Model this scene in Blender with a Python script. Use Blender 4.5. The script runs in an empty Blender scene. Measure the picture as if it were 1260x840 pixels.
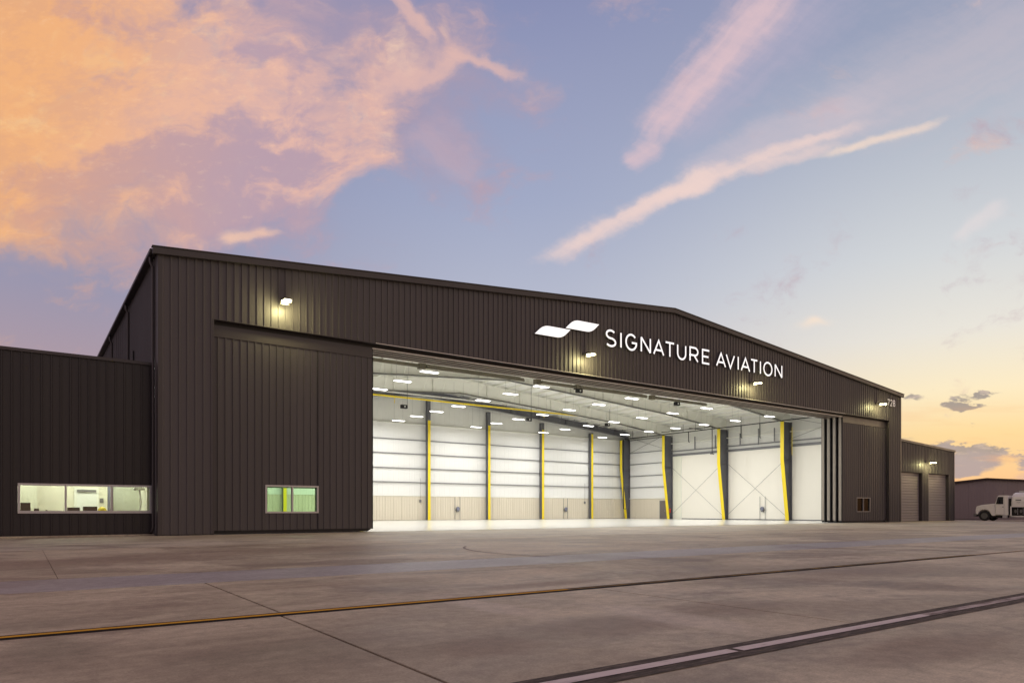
import bpy, math, random
from math import sin, cos, pi, radians, hypot, atan2
random.seed(7)
scene = bpy.context.scene
C = scene.collection

# ------------------------------------------------------------------ camera
# x runs along the hangar front, y runs into the hangar, z is up (metres)
YAW = radians(35.294)
FWD = (sin(YAW), cos(YAW)); RGT = (cos(YAW), -sin(YAW))
CAM = (-4.44, -30.57, 1.0)
cd = bpy.data.cameras.new('camera'); cam = bpy.data.objects.new('camera', cd); C.objects.link(cam)
cam.location = CAM; cam.rotation_euler = (pi/2, 0, -YAW)
cd.sensor_width = 36; cd.lens = 24.37; cd.shift_y = 0.1651
cd.clip_start = 0.05; cd.clip_end = 6000
scene.camera = cam
scene.view_settings.view_transform = 'Standard'; scene.view_settings.look = 'None'
scene.view_settings.exposure = 0.0; scene.view_settings.gamma = 1
scene.cycles.use_denoising = True
scene.cycles.max_bounces = 10; scene.cycles.diffuse_bounces = 6
scene.cycles.sample_clamp_indirect = 8

def s2l(c):
    return tuple((v/255/12.92 if v/255 <= .04045 else ((v/255+.055)/1.055)**2.4) for v in c)

# ------------------------------------------------------------------ world: dusk sky with lit clouds
world = bpy.data.worlds.new('World'); scene.world = world; world.use_nodes = True
WT = world.node_tree; WT.nodes.clear()
def wset(inp, v, t=WT):
    if isinstance(v, bpy.types.NodeSocket): t.links.new(v, inp)
    else: inp.default_value = v
def M(op, a, b=None, c=None, t=WT):
    n = t.nodes.new('ShaderNodeMath'); n.operation = op
    wset(n.inputs[0], a, t)
    if b is not None: wset(n.inputs[1], b, t)
    if c is not None: wset(n.inputs[2], c, t)
    return n.outputs[0]
add = lambda *a: a[0] if len(a) == 1 else M('ADD', a[0], add(*a[1:]))
sub = lambda a, b: M('SUBTRACT', a, b)
mul = lambda *a: a[0] if len(a) == 1 else M('MULTIPLY', a[0], mul(*a[1:]))
def sstep(x, e0, e1):
    n = WT.nodes.new('ShaderNodeMapRange'); n.interpolation_type = 'SMOOTHSTEP'
    wset(n.inputs['Value'], x); n.inputs['From Min'].default_value = e0; n.inputs['From Max'].default_value = e1
    return n.outputs[0]
def comb(x, y, z=0.0):
    n = WT.nodes.new('ShaderNodeCombineXYZ')
    for i, v in enumerate((x, y, z)): wset(n.inputs[i], v)
    return n.outputs[0]
def noise(vec, scale, detail=8, rough=.6, dist=0.0):
    n = WT.nodes.new('ShaderNodeTexNoise'); wset(n.inputs['Vector'], vec)
    n.inputs['Scale'].default_value = scale; n.inputs['Detail'].default_value = detail
    n.inputs['Roughness'].default_value = rough; n.inputs['Distortion'].default_value = dist
    return n.outputs['Fac']
def mix(f, a, b):
    n = WT.nodes.new('ShaderNodeMix'); n.data_type = 'RGBA'
    wset(n.inputs[0], f)
    for i, v in ((6, a), (7, b)):
        if isinstance(v, tuple): v = tuple(v) + (1,) if len(v) == 3 else v
        wset(n.inputs[i], v)
    return n.outputs[2]
def ramp(x, stops):
    n = WT.nodes.new('ShaderNodeValToRGB'); wset(n.inputs[0], x)
    cr = n.color_ramp
    while len(cr.elements) < len(stops): cr.elements.new(0.5)
    for e, (p, c) in zip(cr.elements, stops):
        e.position = p; e.color = s2l(c) + (1,)
    return n.outputs[0]

tc = WT.nodes.new('ShaderNodeTexCoord')
sep = WT.nodes.new('ShaderNodeSeparateXYZ'); WT.links.new(tc.outputs['Generated'], sep.inputs[0])
dx, dy, dz = sep.outputs
fw = add(mul(dx, FWD[0]), mul(dy, FWD[1]))          # compass bearing of the hangar view
rt = add(mul(dx, RGT[0]), mul(dy, RGT[1]))
az = M('ARCTAN2', rt, fw)                            # bearing, radians, sunset is to the right (+)
el = mul(M('ARCSINE', dz), 2/pi)                     # 0 horizon, 1 zenith
D = lambda d: d/90
sky_left = ramp(el, [(0, (186, 156, 156)), (D(11), (168, 150, 164)), (D(15.5), (152, 148, 172)), (D(23), (145, 148, 178)), (D(32), (130, 136, 172)), (D(60), (98, 108, 158)), (1, (88, 98, 150))])
sky_mid = ramp(el, [(0, (222, 190, 170)), (D(9), (206, 196, 200)), (D(16), (181, 185, 203)), (D(24), (160, 168, 196)), (D(32), (148, 154, 186)), (D(36.5), (136, 142, 179)), (D(60), (102, 112, 160)), (1, (88, 98, 150))])
sky_right = ramp(el, [(0, (236, 172, 128)), (D(2.2), (247, 198, 144)), (D(5.4), (250, 216, 156)), (D(8.3), (250, 232, 194)), (D(12.4), (231, 226, 216)), (D(17.7), (209, 212, 215)), (D(25), (180, 186, 199)), (D(31.5), (152, 160, 184)), (D(60), (108, 117, 160)), (1, (88, 98, 150))])
sky = mix(sstep(az, radians(-32), radians(2)), sky_left, sky_mid)
sky = mix(sstep(az, radians(0), radians(34)), sky, sky_right)
sky = mix(sstep(az, radians(115), radians(178)), sky, sky_left)

# cloud deck coordinates: bearing/height on a plane facing the view bearing, faded out to the sides
fwc = M('MAXIMUM', fw, 0.22)
sx = M('MULTIPLY_ADD', M('DIVIDE', rt, fwc), 8.53, 6.3)
sy = M('MULTIPLY_ADD', M('DIVIDE', dz, fwc), -8.53, 6.28)
front = sstep(fw, 0.22, 0.45)
P = comb(sx, sy)
warp = noise(P, .55, 4, .55)
warp2 = noise(comb(add(sx, 17.0), sy, 3.0), .55, 4, .55)
wx = M('MULTIPLY_ADD', sub(warp, .5), 1.3, sx)
wy = M('MULTIPLY_ADD', sub(warp2, .5), 1.0, sy)
W = comb(wx, wy)
def gauss(cx, cy, rx, ry, x=None, y=None):
    ax = mul(sub(x or wx, cx), 1/rx); ay = mul(sub(y or wy, cy), 1/ry)
    return M('EXPONENT', mul(add(mul(ax, ax), mul(ay, ay)), -1.0))
# the large lit cloud: a mauve veil with lit peach and orange billows over it
fbm = noise(comb(mul(wx, .7), mul(wy, 1.05), 5.0), 1.0, 11, .60)
fine = noise(comb(mul(wx, .8), wy, 9.0), 3.2, 9, .62)
veil_f = add(mul(gauss(.6, .7, 3.6, 1.9), 1.0), mul(gauss(3.6, 1.1, 1.9, 1.1), .62), mul(gauss(1.2, 2.5, 2.8, .6), .62), mul(gauss(5.3, .9, 1.2, .9), .30), mul(gauss(5.5, 1.8, .6, .5), .28))
veil = mul(sstep(add(veil_f, mul(sub(fbm, .5), 1.5), mul(sub(fine, .5), .4)), .12, .84), front)
field = add(mul(gauss(-.1, .4, 2.7, 1.55), 1.15), mul(gauss(1.3, 1.35, 2.4, .85), .55), mul(gauss(3.3, 1.75, 1.25, .85), .78), mul(gauss(.2, 2.45, 1.7, .55), .66), mul(gauss(2.3, 2.6, .75, .28), .46),
            mul(gauss(4.2, 2.25, .8, .35), .42), mul(gauss(4.9, 1.15, .6, .5), .28), mul(gauss(3.3, .9, 1.0, .6), .20))
lit_n = add(field, mul(sub(fbm, .5), 2.3), mul(sub(fine, .5), .75))
lit = mul(sstep(lit_n, .12, .78), front)
bump1 = noise(comb(mul(wx, .9), mul(wy, 1.3), 41.0), 1.5, 9, .58); bump2 = noise(comb(mul(sx, .8), mul(sy, 1.4), 55.0), 6.5, 7, .66)
veilc = mix(sstep(wx, -.4, 3.2), s2l((196, 160, 150)), s2l((170, 152, 172)))
warmc = mix(sstep(add(wx, mul(wy, .3)), .4, 4.2), s2l((246, 180, 120)), s2l((236, 187, 168)))
warmc = mix(sstep(add(fine, mul(sub(fbm, .5), .5)), .5, .78), warmc, mix(sstep(wx, 1.0, 4.0), s2l((252, 200, 138)), s2l((244, 206, 180))))
shade = noise(comb(mul(wx, .55), mul(wy, 1.25), 21.0), .95, 10, .58)
shade_f = mul(sstep(add(shade, mul(sub(fine, .5), .4), mul(sub(sstep(wx, -.3, 3.6), .5), .14), mul(sub(sstep(wy, .8, 2.7), .5), .12)), .46, .62), .80)
warmc = mix(shade_f, warmc, mix(sstep(wx, -.2, 3.4), s2l((214, 160, 138)), s2l((172, 150, 172))))
dim = sstep(add(bump1, mul(sub(bump2, .5), .7)), .36, .66)
warmc = mix(mul(sub(1.0, dim), .34), warmc, mix(sstep(wx, -.2, 3.0), s2l((212, 158, 130)), s2l((188, 160, 172))))
warmc = mix(mul(sstep(bump2, .55, .75), .22), warmc, s2l((252, 212, 176)))
sky = mix(mul(veil, .80), sky, veilc)
sky = mix(mul(lit, .90), sky, warmc)
# pink streaks
fw3 = noise(comb(mul(add(sx, mul(sy, .5)), .6), mul(sub(sy, mul(sx, .4)), 1.6), 12.0), 4.0, 7, .65)
fw1 = noise(P, 2.3, 5, .62); fw2 = noise(comb(add(sx, 31.0), sy, 7.0), 2.3, 6, .62)
def streak(ax, ay, bx, by, w0, w1, wob=.35, lo=.14, hi=1.30):
    px = add(sx, mul(sub(warp, .5), wob*1.5), mul(sub(fw1, .5), wob*.45)); py = add(sy, mul(sub(warp2, .5), wob*1.5), mul(sub(fw2, .5), wob*.45))
    ex, ey = bx-ax, by-ay; L2 = ex*ex+ey*ey; L = L2**.5
    t = mul(add(mul(sub(px, ax), ex), mul(sub(py, ay), ey)), 1/L2)
    d = mul(add(mul(sub(px, ax), -ey), mul(sub(py, ay), ex)), 1/L)
    w = M('MULTIPLY_ADD', t, w1-w0, w0); w = M('MAXIMUM', w, .03)
    q = M('DIVIDE', d, mul(w, 1.25))
    g = M('EXPONENT', mul(q, q, -1.0))
    tex = noise(comb(mul(t, L*.32), mul(d, 3.0), ax), 1.9, 7, .62)
    tex2 = fw3
    ends = mul(sstep(t, -.08, .25), sub(1.0, sstep(t, .70, 1.10)))
    v = add(mul(g, ends, 1.05), mul(sub(tex, .5), .95), mul(sub(tex2, .5), .55))
    return mul(sstep(v, lo, hi), sstep(mul(g, ends), .02, .25), front)
s1 = streak(7.70, 2.08, 9.9, -.5, .16, .40, .42)
s1w = streak(8.05, 1.9, 10.6, -.5, .28, .62, .5)
s1b = streak(7.66, 2.08, 8.16, 1.76, .13, .13, .25)
s2 = streak(6.5, 3.27, 9.2, 1.98, .10, .13, .42)
s2d = streak(7.6, 2.70, 10.8, 1.46, .09, .08, .4)
s2c = streak(8.0, 2.46, 11.2, 1.0, .10, .42, .5)
s2e = streak(9.0, 2.22, 10.5, 1.78, .06, .07, .35)
s2b = streak(10.0, 2.02, 11.8, 1.42, .06, .05, .3)
s3 = streak(9.7, 1.75, 13.4, -.1, .35, .95)
s4 = streak(11.65, 2.98, 12.45, 2.45, .07, .10, .25)
a1 = streak(4.4, 1.15, 5.95, .62, .22, .17, .9)
a2 = streak(5.3, .50, 6.65, .95, .16, .06, .7)
a3 = streak(4.70, -.25, 5.35, .70, .12, .12, .8)
a4 = streak(5.0, 1.5, 6.1, 2.15, .30, .26, 1.0)
a5 = streak(2.6, 2.90, 3.6, 2.83, .09, .04, .3)
pink = s2l((226, 194, 198)); peach = s2l((238, 210, 202))
sky = mix(mul(s3, .40), sky, s2l((208, 192, 198)))
sky = mix(mul(s1w, .45), sky, s2l((190, 178, 198)))
sky = mix(mul(s1, .85), sky, pink); sky = mix(mul(s1b, .7), sky, pink)
sky = mix(mul(s2c, .45), sky, s2l((214, 196, 202))); sky = mix(mul(s2, .9), sky, peach); sky = mix(mul(s2d, .85), sky, peach); sky = mix(mul(s2e, .6), sky, peach); sky = mix(mul(s2b, .85), sky, s2l((240, 216, 200)))
sky = mix(mul(s4, .45), sky, s2l((236, 220, 218)))
sky = mix(mul(a4, .50), sky, s2l((196, 170, 182)))
for a_ in (a1, a2, a3): sky = mix(mul(a_, .80), sky, s2l((226, 184, 174)))
sky = mix(mul(a5, .9), sky, s2l((240, 196, 172)))
sky = mix(mul(gauss(10.13, 3.98, .19, .055), .8, front), sky, s2l((246, 224, 204)))
# unseen cloud deck continued overhead and behind the camera to warm the ambient light
dzc = M('MAXIMUM', dz, .12)
deck = comb(M('DIVIDE', dx, dzc), M('DIVIDE', dy, dzc), 0.0)
dn = noise(deck, .55, 8, .58); dn2 = noise(deck, 1.7, 6, .6)
dmask = mul(M('MAXIMUM', sub(1.0, sstep(fw, .15, .5)), sstep(sy, -.3, -2.6)), sstep(dz, .02, .25))
da = mul(sstep(add(dn, mul(sub(dn2, .5), .4)), .38, .62), dmask, .85)
sky = mix(da, sky, mix(sstep(dn2, .38, .66), s2l((188, 160, 162)), s2l((244, 192, 150))))
# low grey clouds in the afterglow
nz = noise(comb(mul(sx, .9), mul(sy, 1.7), 2.0), 2.6, 9, .58)
nz2 = noise(comb(mul(sx, .8), mul(sy, 2.2), 8.0), 5.2, 7, .6)
lx = M('MULTIPLY_ADD', sub(nz, .5), .5, sx); ly = M('MULTIPLY_ADD', sub(nz2, .5), .26, sy)
G = lambda *a: gauss(*a, x=lx, y=ly)
hs = noise(comb(mul(sx, .55), mul(sy, 4.2), 6.0), 2.4, 8, .6)
low = add(mul(G(11.80, 4.97, .20, .085), 1.0), mul(G(12.08, 4.86, .22, .035), .72), mul(G(12.02, 4.99, .2, .035), .5), mul(G(11.22, 4.89, .13, .06), .62), mul(G(11.1, 4.74, .3, .05), .35), mul(G(11.48, 4.80, .05, .04), .38), mul(G(11.1, 5.40, .3, .06), .40),
          mul(G(11.98, 5.65, .34, .13), 1.1), mul(G(11.75, 5.79, .34, .09), .95), mul(G(11.70, 5.50, .36, .05), .75), mul(G(12.22, 5.56, .2, .045), .62), mul(G(12.62, 5.70, .16, .08), .8), mul(G(12.55, 5.59, .1, .03), .4), mul(G(13.6, 5.6, .7, .2), .9), mul(G(10.2, 5.6, .8, .16), .7), mul(G(11.98, 5.23, .05, .04), .35))
low_a = mul(sstep(add(low, mul(sub(nz2, .5), .55), mul(sub(nz, .5), .35), mul(sub(hs, .5), .45)), .30, .66), front)
lowc = mix(sstep(add(sy, mul(sub(nz, .5), .8)), 5.3, 5.7), s2l((150, 140, 138)), s2l((168, 155, 160)))
lowc = mix(sstep(add(nz2, mul(sub(hs, .5), .6)), .52, .70), lowc, s2l((188, 170, 162)))
sky = mix(mul(low_a, .90), sky, lowc)
# light orange bands over the horizon
bands = noise(comb(mul(sx, .35), mul(sy, 3.2), 4.0), 1.7, 6, .55)
sky = mix(mul(sstep(bands, .5, .72), sstep(sy, 4.6, 5.8), sstep(sx, 9.0, 11.0), front, .7), sky, s2l((244, 178, 124)))
# a faint physical dusk sky under the colours
nis = WT.nodes.new('ShaderNodeTexSky'); nis.sky_type = 'NISHITA'; nis.sun_disc = False
SUN_AZ = radians(68) + YAW; SUN_EL = radians(2.5)
nis.sun_elevation = SUN_EL; nis.sun_rotation = SUN_AZ
addn = WT.nodes.new('ShaderNodeMix'); addn.data_type = 'RGBA'; addn.blend_type = 'ADD'; addn.inputs[0].default_value = .012
WT.links.new(sky, addn.inputs[6]); WT.links.new(nis.outputs[0], addn.inputs[7])
bg = WT.nodes.new('ShaderNodeBackground'); bg.inputs[1].default_value = 1.0
WT.links.new(addn.outputs[2], bg.inputs[0])
wo = WT.nodes.new('ShaderNodeOutputWorld'); WT.links.new(bg.outputs[0], wo.inputs[0])
world.cycles.sampling_method = 'MANUAL'; world.cycles.sample_map_resolution = 256

# the last low sun, almost gone
sl = bpy.data.lights.new('sun', 'SUN'); sl.energy = 0.25; sl.angle = radians(8); sl.color = (1, .72, .48)
so = bpy.data.objects.new('sun', sl); C.objects.link(so)
so.rotation_euler = (pi/2 - SUN_EL, 0, -SUN_AZ + pi)
so.location = (80, 0, 40)

# ------------------------------------------------------------------ materials
def mat(name, col, rough=.5, metal=0.0, spec=.5, var=0.0, vscale=1.5, bump=0.0, bscale=30, streaks=0.0, emit=None, estr=0, coat=0.0):
    m = bpy.data.materials.new(name); m.use_nodes = True
    t = m.node_tree; b = t.nodes['Principled BSDF']
    b.inputs['Base Color'].default_value = tuple(col) + (1,)
    b.inputs['Roughness'].default_value = rough; b.inputs['Metallic'].default_value = metal
    b.inputs['Specular IOR Level'].default_value = spec
    if coat: b.inputs['Coat Weight'].default_value = coat
    if emit:
        b.inputs['Emission Color'].default_value = tuple(emit) + (1,); b.inputs['Emission Strength'].default_value = estr
    if var or streaks or bump:
        tcn = t.nodes.new('ShaderNodeTexCoord')
        geo = t.nodes.new('ShaderNodeNewGeometry')
        pos = geo.outputs['Position']
    if var or streaks:
        n = t.nodes.new('ShaderNodeTexNoise'); n.inputs['Scale'].default_value = vscale; n.inputs['Detail'].default_value = 7
        n.inputs['Roughness'].default_value = .65
        mp = t.nodes.new('ShaderNodeMapping'); t.links.new(pos, mp.inputs[0]); t.links.new(mp.outputs[0], n.inputs['Vector'])
        if streaks: mp.inputs['Scale'].default_value = (1, 1, .06)
        k = var or streaks
        oi = t.nodes.new('ShaderNodeObjectInfo')
        a = M('MULTIPLY_ADD', M('SUBTRACT', n.outputs['Fac'], .5, t=t), k*2.2, 1.0, t=t)
        a = M('ADD', a, M('MULTIPLY', M('SUBTRACT', oi.outputs['Random'], .5, t=t), k*.5, t=t), t=t)
        vm = t.nodes.new('ShaderNodeVectorMath'); vm.operation = 'SCALE'
        vm.inputs[0].default_value = tuple(col); t.links.new(a, vm.inputs['Scale'])
        t.links.new(vm.outputs[0], b.inputs['Base Color'])
        r = M('MULTIPLY_ADD', M('SUBTRACT', n.outputs['Fac'], .5, t=t), .35, rough, t=t)
        t.links.new(r, b.inputs['Roughness'])
    if bump:
        n2 = t.nodes.new('ShaderNodeTexNoise'); n2.inputs['Scale'].default_value = bscale; n2.inputs['Detail'].default_value = 4
        t.links.new(pos, n2.inputs['Vector'])
        bp = t.nodes.new('ShaderNodeBump'); bp.inputs['Strength'].default_value = bump; bp.inputs['Distance'].default_value = .02
        t.links.new(n2.outputs['Fac'], bp.inputs['Height']); t.links.new(bp.outputs[0], b.inputs['Normal'])
    return m

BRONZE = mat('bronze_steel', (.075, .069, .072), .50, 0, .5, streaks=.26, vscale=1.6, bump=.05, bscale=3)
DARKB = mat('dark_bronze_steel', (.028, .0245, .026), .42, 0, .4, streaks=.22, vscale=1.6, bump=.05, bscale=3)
TRIM = mat('bronze_trim', (.052, .046, .047), .45, var=.08)
BLACK = mat('black_rubber', (.012, .011, .011), .7)
DARKTRACK = mat('track_steel', (.012, .011, .011), .6)
TRACKEDGE = mat('track_edge', (.80, .77, .70), .4)  # pale tone stands in for light catching the track lips and drip edge
EDGE_TAN = mat('leaf_edge_tan', (.34, .30, .25), .5, var=.08)
EDGE_BRN = mat('leaf_edge_brown', (.22, .19, .18), .5, var=.08)
WARMW = mat('warm_white_liner', (.83, .80, .72), .5, var=.02, vscale=.5)
WHITE = mat('white_liner', (.80, .80, .78), .5, var=.025, vscale=.8)
CEIL = mat('white_insulation', (.70, .70, .665), .6, var=.05, vscale=.9)
RAFT = mat('pale_steel_paint', (.80, .80, .73), .5, var=.04)
FLANGE = mat('dark_flange', (.07, .07, .062), .5, var=.05)  # dark tone for the rafter bottom flanges
WAIN = mat('beige_liner', (.66, .60, .49), .5, var=.03)
GIRT = mat('girt_steel', (.17, .17, .18), .5, var=.1)
COLGREY = mat('dark_grey_steel', (.115, .116, .132), .45, var=.08)
YELLOW = mat('safety_yellow', (.86, .66, .02), .4, var=.03)
FLOOR = mat('epoxy_floor', (.68, .675, .645), .20, 0, .5)
PIPEB = mat('black_pipe', (.02, .02, .02), .5)
PIPEW = mat('white_pipe', (.75, .75, .72), .4)
TUBE = mat('aged_tube', (.16, .14, .10), .4, .5, var=.15)
FRAMER = mat('grey_window_frame', (.24, .23, .225), .45)
ALU = mat('aluminium', (.52, .52, .53), .35, .3, var=.05)
GLASSG = bpy.data.materials.new('green_glass'); GLASSG.use_nodes = True
def glass(m, tint, ior=1.5, rough=.0):
    t = m.node_tree; t.nodes.clear()
    o = t.nodes.new('ShaderNodeOutputMaterial'); mx = t.nodes.new('ShaderNodeMixShader')
    tr = t.nodes.new('ShaderNodeBsdfTransparent'); tr.inputs[0].default_value = tuple(tint)+(1,)
    gl = t.nodes.new('ShaderNodeBsdfGlossy'); gl.inputs['Roughness'].default_value = rough
    fr = t.nodes.new('ShaderNodeFresnel'); fr.inputs[0].default_value = ior
    t.links.new(fr.outputs[0], mx.inputs[0]); t.links.new(tr.outputs[0], mx.inputs[1]); t.links.new(gl.outputs[0], mx.inputs[2])
    t.links.new(mx.outputs[0], o.inputs[0])
glass(GLASSG, (.72, .90, .70), 1.22)
GLASSR = bpy.data.materials.new('grey_glass'); GLASSR.use_nodes = True; glass(GLASSR, (.30, .33, .31), 1.15)
GLASSC = bpy.data.materials.new('clear_glass'); GLASSC.use_nodes = True; glass(GLASSC, (.90, .94, .88))
GLASSD = mat('dark_glass', (.02, .025, .025), .05, 0, .8)
GREYDOOR = mat('grey_roller_steel', (.30, .275, .27), .5, var=.05)
SIGNW = mat('lit_sign_face', (.85, .86, .87), .4, emit=(.97, .98, 1), estr=.85)
SIGNS = mat('sign_return', (.12, .12, .12), .5)
DIGIT = mat('number_white', (.8, .8, .78), .5, emit=(1, 1, .96), estr=.12)  # faint glow put into the white so the digits look brighter
LAMPL = mat('lamp_lens', (1, 1, .9), .4, emit=(1, .93, .62), estr=7)
HIBAY = mat('highbay_lens', (1, 1, 1), .4, emit=(1, .985, .95), estr=5)
LAMPB = mat('lamp_body', (.04, .037, .035), .4)
OFFW = mat('office_wall', (.76, .73, .61), .6, var=.02)
OFFW2 = mat('office_white_wall', (.78, .78, .66), .6)
OFFL = mat('office_panel_light', (1, 1, 1), .5, emit=(1, .97, .87), estr=13)
SCREEN = mat('screen_black', (.012, .013, .013), .25)
TRUCKW = mat('truck_white', (.85, .84, .79), .3, 0, .5, var=.04, coat=.3)
TYRE = mat('tyre_rubber', (.018, .018, .018), .85)
RIM = mat('rim_steel', (.18, .18, .18), .4, .4)
RED = mat('red_paint', (.45, .03, .02), .4)
FARB = mat('far_wall_steel', (.30, .255, .24), .55, streaks=.08, vscale=1)
FARR = mat('far_roof_trim', (.05, .03, .025), .6)
BLUEG = mat('slate_blue', (.18, .19, .26), .6)

def concrete(name, c0, c1, c2, rough=.75, tint=(0, 0, 0), patches=True):
    m = bpy.data.materials.new(name); m.use_nodes = True
    t = m.node_tree; b = t.nodes['Principled BSDF']
    geo = t.nodes.new('ShaderNodeNewGeometry'); pos = geo.outputs['Position']
    def nz(scale, detail, rough_, sc=(1, 1, 1), loc=(0, 0, 0), dist=0):
        mp = t.nodes.new('ShaderNodeMapping'); mp.inputs['Scale'].default_value = sc; mp.inputs['Location'].default_value = loc
        t.links.new(pos, mp.inputs[0])
        n = t.nodes.new('ShaderNodeTexNoise'); t.links.new(mp.outputs[0], n.inputs['Vector'])
        n.inputs['Scale'].default_value = scale; n.inputs['Detail'].default_value = detail; n.inputs['Roughness'].default_value = rough_
        n.inputs['Distortion'].default_value = dist
        return n.outputs['Fac']
    def mx(f, a, b_, mode='MIX'):
        n = t.nodes.new('ShaderNodeMix'); n.data_type = 'RGBA'; n.blend_type = mode
        for i, v in ((0, f), (6, a), (7, b_)):
            if isinstance(v, tuple): v = v+(1,)
            wset(n.inputs[i], v, t)
        return n.outputs[2]
    def ss(x, a, b_):
        n = t.nodes.new('ShaderNodeMapRange'); n.interpolation_type = 'SMOOTHSTEP'
        t.links.new(x, n.inputs[0]); n.inputs[1].default_value = a; n.inputs[2].default_value = b_
        return n.outputs[0]
    big = nz(.17, 7, .62, (1, 1.25, 1), dist=.8); med = nz(.62, 9, .70, (.8, 1.3, 1), (5, 3, 0), .5); fine = nz(7, 8, .74, (1, 1, 1)); grain = nz(60, 5, .72)
    wipe = nz(.42, 9, .68, (.30, 2.2, 1), (11, 7, 0), .6); spot = nz(.33, 8, .66, (1, 1, 1), (31, 9, 0), 1.0); drag = nz(1.5, 8, .72, (.18, 3.2, 1), (2, 40, 0), .3)
    col = mx(ss(big, .40, .60), c0, c1)
    col = mx(M('MULTIPLY', ss(med, .46, .68), .85, t=t), col, c2)
    col = mx(M('MULTIPLY', ss(wipe, .50, .70), .55, t=t), col, tuple(v*.60 for v in c1))
    col = mx(M('MULTIPLY', ss(spot, .53, .68), .45, t=t), col, tuple(min(1, v*1.22) for v in (c0[0]*.98, c0[1]*1.03, c0[2]*1.0)))
    col = mx(M('MULTIPLY', ss(nz(.24, 7, .64, (1, 1.1, 1), (77, 21, 0), .7), .55, .66), .6, t=t), col, (c2[0]*.80, c2[1]*.74, c2[2]*.78))
    col = mx(M('MULTIPLY', ss(drag, .54, .72), .30, t=t), col, tuple(v*.55 for v in c1))
    col = mx(M('MULTIPLY', ss(nz(2.2, 8, .75, (1, 1, 1), (9, 90, 0), .4), .60, .72), .35, t=t), col, tuple(v*.5 for v in c1))
    if patches:
        sp = t.nodes.new('ShaderNodeSeparateXYZ'); t.links.new(pos, sp.inputs[0])
        rag = M('MULTIPLY', M('SUBTRACT', nz(1.6, 8, .7), .5, t=t), 1.6, t=t)
        for (cx, cy, rx, ry, k_, cc) in STAINS:
            qx = M('MULTIPLY', M('SUBTRACT', sp.outputs[0], cx, t=t), 1/rx, t=t); qy = M('MULTIPLY', M('SUBTRACT', sp.outputs[1], cy, t=t), 1/ry, t=t)
            gq = M('EXPONENT', M('MULTIPLY', M('ADD', M('MULTIPLY', qx, qx, t=t), M('MULTIPLY', qy, qy, t=t), t=t), -1.0, t=t), t=t)
            col = mx(M('MULTIPLY', ss(M('ADD', gq, M('MULTIPLY', rag, .6, t=t), t=t), .18, .85), k_, t=t), col, cc)
    f = M('MULTIPLY_ADD', fine, 1.3, .37, t=t)
    f = M('MULTIPLY', f, M('MULTIPLY_ADD', grain, 1.3, .37, t=t), t=t)
    vm = t.nodes.new('ShaderNodeVectorMath'); vm.operation = 'SCALE'
    t.links.new(col, vm.inputs[0]); t.links.new(f, vm.inputs['Scale'])
    t.links.new(vm.outputs[0], b.inputs['Base Color'])
    r = M('MULTIPLY_ADD', M('SUBTRACT', med, .5, t=t), -.45, rough, t=t); t.links.new(r, b.inputs['Roughness'])
    b.inputs['Specular IOR Level'].default_value = .35
    bp = t.nodes.new('ShaderNodeBump'); bp.inputs['Strength'].default_value = .25; bp.inputs['Distance'].default_value = .01
    t.links.new(M('ADD', M('MULTIPLY', fine, .7, t=t), M('MULTIPLY', grain, .3, t=t), t=t), bp.inputs['Height']); t.links.new(bp.outputs[0], b.inputs['Normal'])
    return m
DK, OL, LT_ = (.22, .155, .108), (.23, .20, .14), (.54, .47, .37)
STAINS = [(-4.25, -24.5, .30, .62, .75, OL), (-4.4, -23.2, .5, .35, .5, OL), (-2.9, -25.7, .9, .5, .45, OL), (-.2, -26.1, .9, .55, .75, DK), (-1.6, -26.3, .5, .4, .6, DK), (1.3, -23.1, 1.4, .30, .7, DK), (1.0, -28.2, 1.2, .35, .65, DK),
          (1.5, -26.0, 1.2, .5, .5, DK), (-.45, -24.4, .25, 1.2, .5, LT_), (.55, -26.0, .35, 1.1, .55, LT_), (-5, -14.5, 5, 1.6, .65, DK), (1.5, -13, 5, 1.5, .55, DK), (-.6, -21.4, 1.8, .4, .4, DK), (7, -24.8, 3, .6, .45, DK), (9.3, -13.2, 2.2, .25, .5, LT_)]
CONC = concrete('apron_concrete', (.50, .43, .305), (.33, .275, .193), (.195, .148, .108), .60)
CONCB = concrete('blue_grey_concrete', (.34, .32, .315), (.29, .27, .265), (.24, .21, .205), .52, patches=False)
CONCF = concrete('far_concrete', (.50, .45, .345), (.38, .335, .25), (.24, .20, .155), .60, patches=False)
JOINT = mat('joint_sealant', (.03, .026, .024), .8, bump=.3)
def worn(name, col, under, thr=.5, sc=2.2):
    m = bpy.data.materials.new(name); m.use_nodes = True
    t = m.node_tree; b = t.nodes['Principled BSDF']
    geo = t.nodes.new('ShaderNodeNewGeometry')
    n = t.nodes.new('ShaderNodeTexNoise'); n.inputs['Scale'].default_value = sc; n.inputs['Detail'].default_value = 9; n.inputs['Roughness'].default_value = .75
    mp = t.nodes.new('ShaderNodeMapping'); mp.inputs['Scale'].default_value = (.5, 3, 1)
    t.links.new(geo.outputs['Position'], mp.inputs[0]); t.links.new(mp.outputs[0], n.inputs['Vector'])
    r = t.nodes.new('ShaderNodeMapRange'); r.interpolation_type = 'SMOOTHSTEP'; r.inputs[1].default_value = thr-.12; r.inputs[2].default_value = thr+.12
    t.links.new(n.outputs['Fac'], r.inputs[0])
    mx = t.nodes.new('ShaderNodeMix'); mx.data_type = 'RGBA'; mx.inputs[6].default_value = tuple(col)+(1,); mx.inputs[7].default_value = tuple(under)+(1,)
    t.links.new(r.outputs[0], mx.inputs[0]); t.links.new(mx.outputs[2], b.inputs['Base Color']); b.inputs['Roughness'].default_value = .9; b.inputs['Specular IOR Level'].default_value = .12
    return m
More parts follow.
